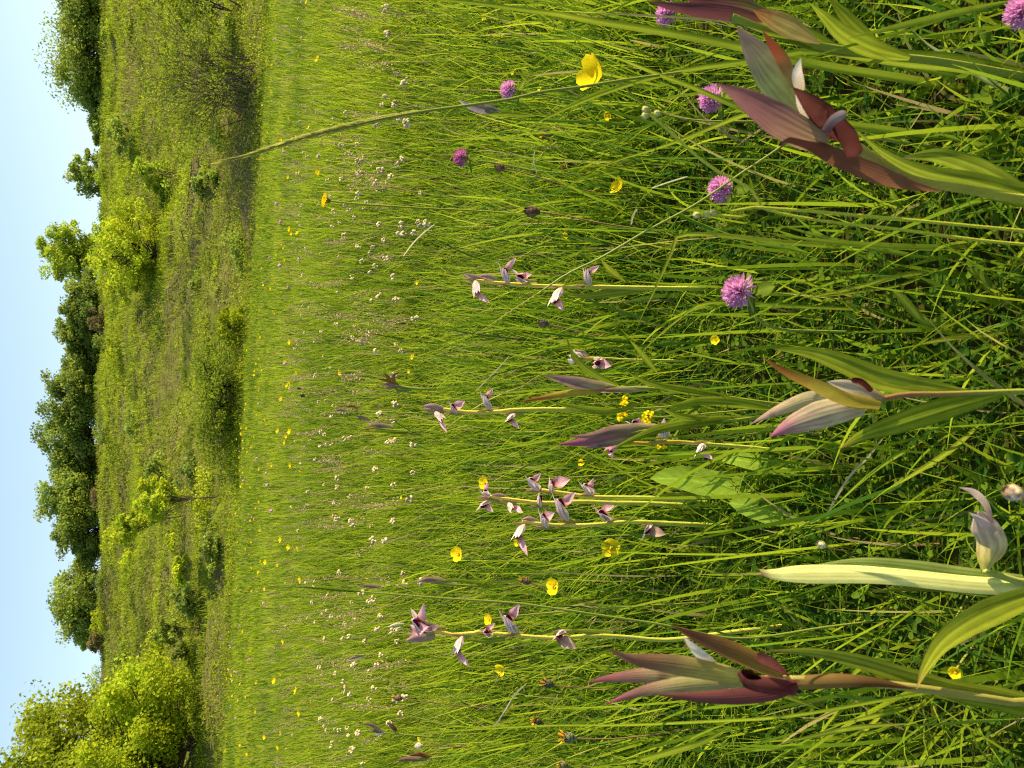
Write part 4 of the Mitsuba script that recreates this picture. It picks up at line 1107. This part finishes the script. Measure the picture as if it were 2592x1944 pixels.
seed_head('brown seed head with an orange tuft above the big foreground orchid', 'c3', (480, 1115), 32, [(540, 1130), (700, 1140), (1000, 1155), (1300, 1180)], tip=(0.35, 0.2, 0.03), brown=(0.08, 0.08, 0.04))
seed_head('dark seed head with a bright orange tip, upper of the close pair', 'c3', (410, 1358), 27, [(470, 1372), (600, 1390), (800, 1410)], tip=ORT, brown=(0.06, 0.05, 0.03))
seed_head('grey-green seed head with a bright orange tip, lower of the close pair', 'c3', (610, 1462), 40, [(680, 1468), (900, 1470), (1150, 1445), (1300, 1425), (1500, 1400)], tip=ORT, brown=(0.11, 0.13, 0.07))
seed_head('seed head with an orange tip cut by the bottom edge', 'c3', (580, 1640), 27, [(640, 1645), (900, 1640), (1200, 1620), (1500, 1590)], tip=ORT, brown=(0.12, 0.12, 0.06))
seed_head('small brown seed head on a long arched stem in the lower meadow', 'b3', (1040, 1207), 24, [(1100, 1215), (1300, 1240), (1500, 1262), (1700, 1278)], tip=(0.4, 0.3, 0.04))
seed_head('small dark seed head on a straight stem in front of the far grass', 'b2', (422, 896), 13, [(470, 905), (600, 940), (750, 980)], brown=(0.05, 0.045, 0.03))
seed_head('tiny dark seed head above the straight-stemmed one', 'b2', (400, 850), 11, [(440, 860), (600, 880)], brown=(0.06, 0.055, 0.04))
seed_head('whitish fluffy seed head near the bottom edge', 'b3', (1172, 1515), 22, [(1220, 1518), (1400, 1520), (1600, 1530)], brown=(0.5, 0.45, 0.35))
seed_head('small cream bud on a thin green stalk above the low clover leaves', 'd3', (478, 218), 30, [(530, 235), (620, 255), (800, 275)], brown=(0.42, 0.4, 0.24), y=.52)
seed_head('out-of-focus brown fuzzy head at the right edge, closest to the camera', 'd2', (1715, 1525), 62, [(1800, 1560), (1900, 1600)], brown=(0.4, 0.31, 0.2), y=.16)

# grass ears and other tall single stems
def grass_ear(label, crop, ear, stem, hw, y, y1=None, col=(0.25, 0.27, 0.06), stem_hw=9, awn=False, n=34, tip_col=(0.36, 0.28, 0.14)):
    k = thing('grass_ear', label, 'grass')
    y1 = y if y1 is None else y1
    p = line(crop, list(ear) + list(stem), y, y1)
    p = to_ground(p)
    r = per_px(p[:3].mean(0)) * Q
    sp = spline(p, 60)
    st = Mesh()
    st.add(*tube(sp, np.interp(np.linspace(0, 1, 60), [0, .25, 1], [stem_hw * .4, stem_hw, stem_hw * 1.1]) * r, 6, (0.19, 0.24, 0.03)))
    st.part(k, 'stem', 'plant_solid')
    e = spline(line(crop, ear, y, y + (y1 - y) * len(ear) / (len(ear) + len(stem))), n)
    t = nrm(np.gradient(e, axis=0)) * -1
    tc = to_cam(e)
    m = Mesh()
    L = hw * 3.6 * r
    for i in range(n):
        s = nrm(np.cross(t[i], tc)) * (1 if i % 2 else -1)
        w = hw * r * np.interp(i / n, [0, .2, .6, 1], [.28, .62, 1, .85])
        for q in range(3):
            o = nrm(s * rng.uniform(.6, 1) + tc * rng.uniform(-.6, .8))
            c0 = e[i] + o * w * .25
            c1 = e[i] + t[i] * L * .5 + o * w * .8
            c2 = e[i] + t[i] * L * rng.uniform(.85, 1.1) + o * w * rng.uniform(.5, .9)
            m.add(*blade([c2, c1, c0], w * .55, -o, .9, 7, 5, 'lance', mixc(np.asarray(tip_col), np.asarray(col), np.array(rng.uniform(.2, 1)))))
    m.part(k, 'ear', 'leaf_thin')
    return k


b1c = lambda x, y_: (x + 600 / Q, y_)
grass_ear('long drooping spike-like grass ear reaching past the meadow edge, on a long green stalk', 'b1', [(-66, 1032), (60, 1005), (200, 962), (430, 890), (700, 822), (900, 775), (1190, 722)],
          [(1500, 680), (1787, 637), b1c(400, 600), b1c(700, 560), b1c(1000, 512), b1c(1300, 472), b1c(1700, 412), b1c(2100, 330), b1c(2600, 260)], 30, .42, .46, n=44, stem_hw=11, col=(0.46, 0.54, 0.08), tip_col=(0.55, 0.46, 0.2))
b2c = lambda x, y_: (x, y_ + 650 / Q)
grass_ear('slanting yellow-green grass ear crossing in front of the tall open orchid', 'c1', [b2c(15, 498), b2c(110, 440), b2c(210, 370), b2c(330, 292), b2c(450, 212)], [b2c(600, 112), b2c(830, 0), (1100, 1500), (1440, 1315), (1787, 1080), (2200, 850)], 9, .5, .42, col=(0.3, 0.32, 0.03), tip_col=(0.32, 0.34, 0.04), stem_hw=8, n=26)
grass_ear('straight slim dark green grass ear near the bottom of the photo', 'b3', [(385, 488), (500, 496), (650, 508), (800, 520)], [(1000, 535), (1300, 560), (1787, 592), b1c(400, 610), b1c(800, 670), b1c(1200, 730), b1c(1700, 820)], 13, .50, .48, col=(0.14, 0.24, 0.02), tip_col=(0.17, 0.26, 0.02), stem_hw=9, n=30)


def single(name, label, cat, crop, pts, hw, y, y1=None, col=GREEN, profile='grass', arc=.45, part='leaf', tube_like=False, mat='leaf_thin', group=None, ground=True, roll=-.3):
    """One blade or stalk that stands out in the photograph; tip first."""
    k = thing(name, label, cat, group, 'thing')
    p = line(crop, pts, y, y1)
    h = hw * Q * per_px(p.mean(0)) * (.6 if name == 'dry_straw' else 1)
    if ground:
        p = to_ground(p)
    m = Mesh()
    if tube_like:
        q = spline(p, 26)
        m.add(*tube(q, h * np.linspace(.7, 1.1, 26), 6, np.asarray(col) * (.85 + .3 * meshkit.fbm(q * 70, 2, 4))[:, None]))
        m.put(k, 'plant_solid')
    else:
        f = to_cam(p)
        t = nrm(p[-1] - p[0])
        f = f * math.cos(roll) + np.cross(t, f) * math.sin(roll)
        m.add(*blade(p, h, f, arc, 28, 5, profile if ground or profile != 'grass' else 'spindle', leaf_color(col)))
        m.put(k, mat)
    return k


FG = (0.26, 0.34, 0.025)
single('long_grass', 'widest bright grass blade running in from the top edge', 'grass', 'c1', [(-560, -40), (-300, -10), (0, 20), (300, 62), (560, 95), (720, 128), (1000, 172), (1300, 222), (1700, 300), (2100, 400)], 30, .6, .42, FG)
single('long_grass', 'long wide grass blade crossing under the largest buttercup', 'grass', 'c1', [(150, 918), (350, 820), (600, 700), (850, 600), (1190, 492), (1450, 440), (1787, 395), (2200, 330)], 22, .55, .4, FG)
single('long_grass', 'short wide grass blade slanting above the largest buttercup', 'grass', 'c1', [(700, 282), (850, 345), (1000, 405), (1180, 478), (1400, 560), (1800, 720)], 26, .5, .42, FG)
single('long_grass', 'grass blade slanting above the side-seen buttercup', 'grass', 'c1', [(760, 1105), (950, 1030), (1150, 970), (1350, 900), (1600, 800), (1787, 740)], 20, .58, .46, FG)
single('long_grass', 'yellow-green blade crossing in front of the tall open orchid base', 'grass', 'c2', [(1035, 515), (1080, 390), (1150, 250), (1210, 120), (1270, -10), (1330, -140)], 20, .55, .5, (0.3, 0.36, 0.03))
single('long_grass', 'slanting blade between the tall orchid and the mauve-budded orchid', 'grass', 'c2', [(945, 795), (1050, 660), (1160, 540), (1330, 400), (1500, 300)], 13, .6, .5, (0.22, 0.3, 0.025))
single('long_grass', 'bright blade leaning across the lower right of the big foreground orchid', 'grass', 'c3', [(1670, 1380), (1500, 1480), (1350, 1530), (1100, 1600), (900, 1640)], 22, .42, .5, FG, ground=False)
single('long_grass', 'long straight blade under the big foreground orchid', 'grass', 'c3', [(-520, 1450), (0, 1412), (500, 1385), (1000, 1382), (1500, 1360), (2000, 1330)], 11, .62, .42, (0.2, 0.28, 0.02))
single('long_grass', 'upright blade near the top edge behind the drooping orchid', 'grass', 'd1', [(650, 248), (900, 190), (1200, 120), (1500, 50), (1787, -10)], 26, .3, .36, FG, ground=False)
single('long_grass', 'pale grey-green blade near the top right corner', 'grass', 'd1', [(1060, 185), (1170, 290), (1350, 400), (1550, 520), (1800, 640)], 24, .36, .36, (0.3, 0.36, 0.14))
single('long_grass', 'thin straight blade crossing the leaves below the drooping orchid', 'grass', 'd1', [(250, 430), (500, 340), (800, 260), (1100, 180), (1500, 40)], 10, .32, .36, (0.2, 0.28, 0.02), ground=False)
single('long_grass', 'curved broad blade near the right edge above the middle front orchid', 'grass', 'd2', [(940, 218), (1010, 280), (1080, 360), (1160, 430)], 30, .42, .42, (0.2, 0.28, 0.03), profile='strap')
single('long_grass', 'second curved broad blade, closer to the right edge', 'grass', 'd2', [(1420, 75), (1510, 130), (1580, 220), (1680, 300)], 34, .38, .38, (0.2, 0.28, 0.03), profile='strap')
single('long_grass', 'yellowing curled leaf at the bottom right corner', 'leaf', 'd3', [(1530, 1330), (1560, 1430), (1620, 1540), (1690, 1650)], 30, .4, .4, (0.42, 0.36, 0.06), profile='leaf')
STRAYS = ['stray blade left of the closed striped orchid', 'lower of two blades pointing at the big brown orchid stem', 'curved blade rising from the lower right of the big brown orchid', 'long blade beneath the big brown orchid stem', 'wide bright blade crossing between the white straw and the pale-leaved orchid', 'thin blade running beside the white straw', 'widest of the near-parallel blades above the closed striped orchid', 'second of the near-parallel blades above the closed striped orchid', 'short blade at the start of the near-parallel blades', "short upright blade under the drooping orchid's brown tail", 'broad blade in the top right between drooping orchid and clover', 'pale-tipped blade right of the drooping orchid', "slanting blade just above the closed striped orchid's upper leaf", 'long blade running right from the largest pink clover', 'thin blade just below the long one right of the largest clover', 'short blade in front of the mauve-budded orchid', 'short broad blade touching the tall open orchid stem']
for i, (cr, pts, hw_, yy) in enumerate((
        ('d3', [(-100, 1080), (200, 1180), (500, 1290)], 16, .45), ('d3', [(520, 1390), (800, 1330), (1050, 1270), (1250, 1200)], 16, .44), ('d3', [(670, 1520), (780, 1400), (900, 1290), (1000, 1240)], 14, .45),
        ('d3', [(150, 1520), (400, 1460), (700, 1400), (1100, 1370)], 16, .42), ('d2', [(900, 1510), (1100, 1390), (1300, 1260), (1440, 1140), (1600, 1000)], 20, .38), ('d2', [(520, 1650), (800, 1400), (1000, 1270), (1200, 1150)], 12, .44),
        ('d1', [(100, 1500), (500, 1560), (900, 1590), (1300, 1600), (1787, 1570)], 22, .4), ('d1', [(150, 1440), (600, 1560), (1000, 1640), (1400, 1700)], 18, .42), ('d1', [(0, 1570), (250, 1600), (420, 1640)], 16, .46),
        ('d1', [(920, 1220), (960, 1330), (990, 1450)], 34, .45), ('d1', [(1500, 700), (1560, 820), (1650, 930), (1787, 1060)], 26, .38), ('d1', [(1200, 860), (1400, 910), (1600, 980), (1740, 1030)], 24, .38), ('d2', [(1080, 570), (1350, 520), (1600, 500), (1787, 420)], 22, .37),
        ('d2', [(350, 270), (700, 200), (1000, 120), (1200, 90), (1450, 30)], 18, .42), ('d2', [(380, 270), (700, 230), (1000, 180), (1250, 80)], 10, .44), ('c2', [(1000, 530), (1100, 650), (1200, 770)], 22, .62), ('c2', [(820, 20), (880, 90), (980, 165)], 24, .66))):
    single('long_grass', STRAYS[i], 'grass', cr, pts, hw_, yy, yy + .01, (0.2 + .06 * rng.random(), 0.28 + .06 * rng.random(), 0.025), ground=False)
STRAW = (0.66, 0.56, 0.36)
single('dry_straw', 'white dry straw lying beside the oval leaves, brightest in the near meadow', 'straw', 'd2', [(880, 1165), (780, 1290), (660, 1420), (570, 1560), (520, 1660)], 15, .47, .5, STRAW, 'strap', ground=False)
single('dry_straw', 'white dry straw in the lower meadow left of the big foreground orchid', 'straw', 'c3', [(340, 1110), (260, 1190), (200, 1290), (130, 1395)], 10, .85, .9, STRAW, 'strap', ground=False)
single('dry_straw', 'white dry straw slanting below the hawkbit', 'straw', 'b1', [(1275, 1450), (1200, 1510), (1135, 1575), (1075, 1655)], 9, 1.1, 1.15, STRAW, 'strap', ground=False)
single('dry_straw', 'short white dry straw near the largest brown seed head', 'straw', 'c1', [(392, 975), (385, 1040), (405, 1120)], 8, .85, .85, STRAW, 'strap', ground=False)
single('dry_straw', 'pale dry straw in front of the side-seen buttercup', 'straw', 'c1', [(1380, 1140), (1250, 1180), (1150, 1215)], 9, .62, .62, (0.6, 0.6, 0.4), 'strap', ground=False)
single('dry_straw', 'broken white straw above the forked far orchid', 'straw', 'b2', [(1760, 640), (1690, 720), (1620, 790), (1540, 870)], 6, .95, .95, STRAW, 'strap', ground=False)
single('dry_straw', 'bent white straw under the largest seed head stem', 'straw', 'c1', [(1050, 1350), (1025, 1400), (1015, 1450)], 12, .7, .7, STRAW, 'strap', ground=False)


def budded(label, crop, pts, buds, y, y1, col=(0.42, 0.46, 0.04), hw=13, r=20):
    import trimesh
    k = thing('budded_stalk', label, 'plant')
    p = to_ground(line(crop, pts, y, y1))
    q = spline(p, 40)
    m = Mesh()
    m.add(*tube(q, hw * Q * per_px(q[0]) * np.linspace(.7, 1.2, 40), 7, col))
    m.part(k, 'stem', 'plant_solid')
    for bq in buds:
        c = at(px(crop, *bq), y)
        R = r * Q * per_px(c)
        s = trimesh.creation.icosphere(2, R)
        v = s.vertices * [1, 1, 1.25]
        v = v * (1 + .18 * np.cos(np.arctan2(v[:, 1], v[:, 0]) * 5))[:, None]
        i = np.argmin(np.linalg.norm(q - c, axis=1))
        m = Mesh()
        m.add(v + c, s.faces, (0.4, 0.42, 0.12))
        m.add(*tube(np.array([q[i], c]), hw * .5 * Q * per_px(c), 5, col))
        m.part(k, 'bud', 'plant_solid')


budded('blurred green stalk with three round buds at its tip, left of the touching clover', 'c1', [(1130, 735), (1220, 805), (1300, 890), (1400, 970), (1500, 1060), (1650, 1150), (1787, 1210), b1c(300, 1330), b1c(700, 1425), b1c(1150, 1475), b1c(1800, 1560)], [(1110, 708), (1185, 735), (1108, 748)], .26, .27)
budded('second blurred green stalk with a row of small buds, below the clover', 'c1', [(1455, 1388), (1560, 1390), (1680, 1402), (1787, 1402), b1c(120, 1375), b1c(290, 1340)], [(1440, 1390), (1510, 1386), (1548, 1375)], .26, .262, r=20)


def herb_leaf(label, crop, pts, hw, y, y1, col=(0.3, 0.47, 0.05)):
    k = thing('plantain', label, 'plant')
    p = line(crop, pts, y, y1)
    h = hw * Q * per_px(p.mean(0))
    m = Mesh()

    def fn(u, v, q):
        k_ = .9 + .25 * np.cos(u * 60 + np.abs(v) * 9) * .35 + .35 * np.exp(-(v / .07) ** 2)
        return np.asarray(col) * (k_ * (.85 + .3 * meshkit.fbm(q * 120, 3, 5)))[..., None]
    f = to_cam(p) * .8 + np.array([.55, 0, 0])
    m.add(*blade(p, h * 1.12, f, .3, 34, 13, 'broad', fn, wave=.08))
    m.part(k, 'leaf', 'leaf_thin')
    e = to_ground(p[-2:])
    s = Mesh()
    s.add(*tube(spline(np.vstack([p[-2] * .5 + p[-1] * .5, e[1:]]), 10), h * .07, 6, (0.2, 0.27, 0.06)))
    s.part(k, 'stalk', 'plant_solid')


herb_leaf('large dark green oval leaf standing up beside the orchid trio', 'c2', [(1138, 1432), (1300, 1435), (1500, 1460), (1700, 1478), (1850, 1490)], 98, .66, .64)
herb_leaf('oval leaf behind the large upright one, partly shaded', 'c2', [(1600, 1318), (1700, 1312), (1850, 1340), (2000, 1368), (2180, 1400)], 66, .62, .58)
herb_leaf('crumpled oval leaf lying below the large upright one', 'd2', [(-120, 1590), (0, 1610), (120, 1640), (260, 1680), (340, 1720)], 105, .6, .58, col=(0.32, 0.5, 0.06))


# ------------------------------------------------------------------ small flowers farther out in the meadow
def spots(n, y0, y1, power, dens, seed, th):
    p = scatter(n * 4, y0, y1, power, .1, .5)
    k = meshkit.fbm(p * np.array([dens, dens * .6, 0]), 2, seed) + rng.normal(0, .05, len(p))
    return p[k > th][:n]


def nod(p, h):
    return np.array([p[0] + rng.normal(0, .01), p[1] + rng.normal(0, .01), p[2] + h])


import trimesh
ICO = trimesh.creation.icosphere(1, 1.0)
for q in spots(290, 1.75, 5.4, -.4, 1.1, 78, .40):
    k = thing('white_clover', 'small creamy white clover head standing in the grass of the middle meadow', 'clover', 'white clover heads in the middle meadow')
    top = nod(q, rng.uniform(.1, .17))
    m = Mesh()
    R = rng.uniform(.006, .0108)
    for _ in range(rng.integers(7, 13)):
        d = nrm(rng.normal(0, 1, 3) + [0, 0, .5])
        m.add(ICO.vertices * R * rng.uniform(.25, .45) + top + d * R * .75, ICO.faces, np.array((0.66, 0.54, 0.32)) * rng.uniform(.5, 1.15))
    m.part(k, 'flower_head', 'dull_solid')
    m = Mesh()
    m.add(*tube(np.array([top, top * .5 + q * .5 + [.004, 0, 0], q]), .0009, 4, (0.2, 0.25, 0.05), cap=False))
    m.part(k, 'stem', 'plant_solid')


def disc_flower(key, top, R, col, n=5):
    m = Mesh()
    up = nrm(np.array([rng.normal(0, .3), -.35 + rng.normal(0, .25), 1]))
    a = nrm(np.cross(up, [.9, .3, .1]))
    b = np.cross(up, a)
    for j in range(n):
        az = j * 2 * np.pi / n
        o, w = math.cos(az) * a + math.sin(az) * b, -math.sin(az) * a + math.cos(az) * b
        v = np.array([top, top + o * R * .6 + w * R * .45 + up * R * .2, top + o * R + up * R * .45, top + o * R * .6 - w * R * .45 + up * R * .2])
        m.add(v, [[0, 1, 2], [0, 2, 3]], np.asarray(col) * rng.uniform(.85, 1.1))
    m.put(key, 'petal_thin')


for q in spots(210, 3.6, 19.5, .45, .35, 72, .42):
    k = thing('far_buttercup', 'tiny yellow buttercup far out in the meadow', 'buttercup', 'tiny buttercups of the far meadow')
    disc_flower(k, nod(q, rng.uniform(.12, .22)), rng.uniform(.014, .02) * (1 + q[1] / 40), YEL)
for q in spots(45, 5, 19.0, .3, .3, 73, .47):
    k = thing('far_clover', 'tiny purple clover dot far out in the meadow', 'clover', 'purple clover dots of the far meadow')
    m = Mesh()
    R = rng.uniform(.011, .016)
    m.add(ICO.vertices * R * (1 + .2 * rng.normal(0, 1, (len(ICO.vertices), 1))) + nod(q, rng.uniform(.12, .18)), ICO.faces, np.array((0.5, 0.25, 0.45)))
    m.put(k, 'dull_solid', False)
for q in spots(270, 1.8, 6.5, -.3, 1.0, 79, .42):
    k = thing('grass_panicle', 'thin brownish grass panicle above the green of the middle meadow', 'grass', 'brown grass panicles of the middle meadow')
    h = rng.uniform(.16, .26)
    top = nod(q, h) + [rng.normal(0, .03), rng.normal(0, .03), 0]
    sp = spline(np.array([top, top * .45 + q * .55 + [0, 0, .02], q]), 9)
    m = Mesh()
    m.add(*tube(sp, .0008, 4, (0.3, 0.22, 0.1), cap=False))
    m.part(k, 'stem', 'dull_solid')
    m = Mesh()
    e = spline(sp[:4], 14)
    c = np.repeat(e, 3, axis=0)
    c = c + rng.normal(0, .0055, c.shape)
    quads(m, c, rng.uniform(.005, .009, len(c)), nrm(rng.normal(0, 1, c.shape)), np.array((0.5, 0.38, 0.26)) * rng.uniform(.6, 1.3, (len(c), 1)), .5)
    m.part(k, 'panicle', 'crown_leaf')
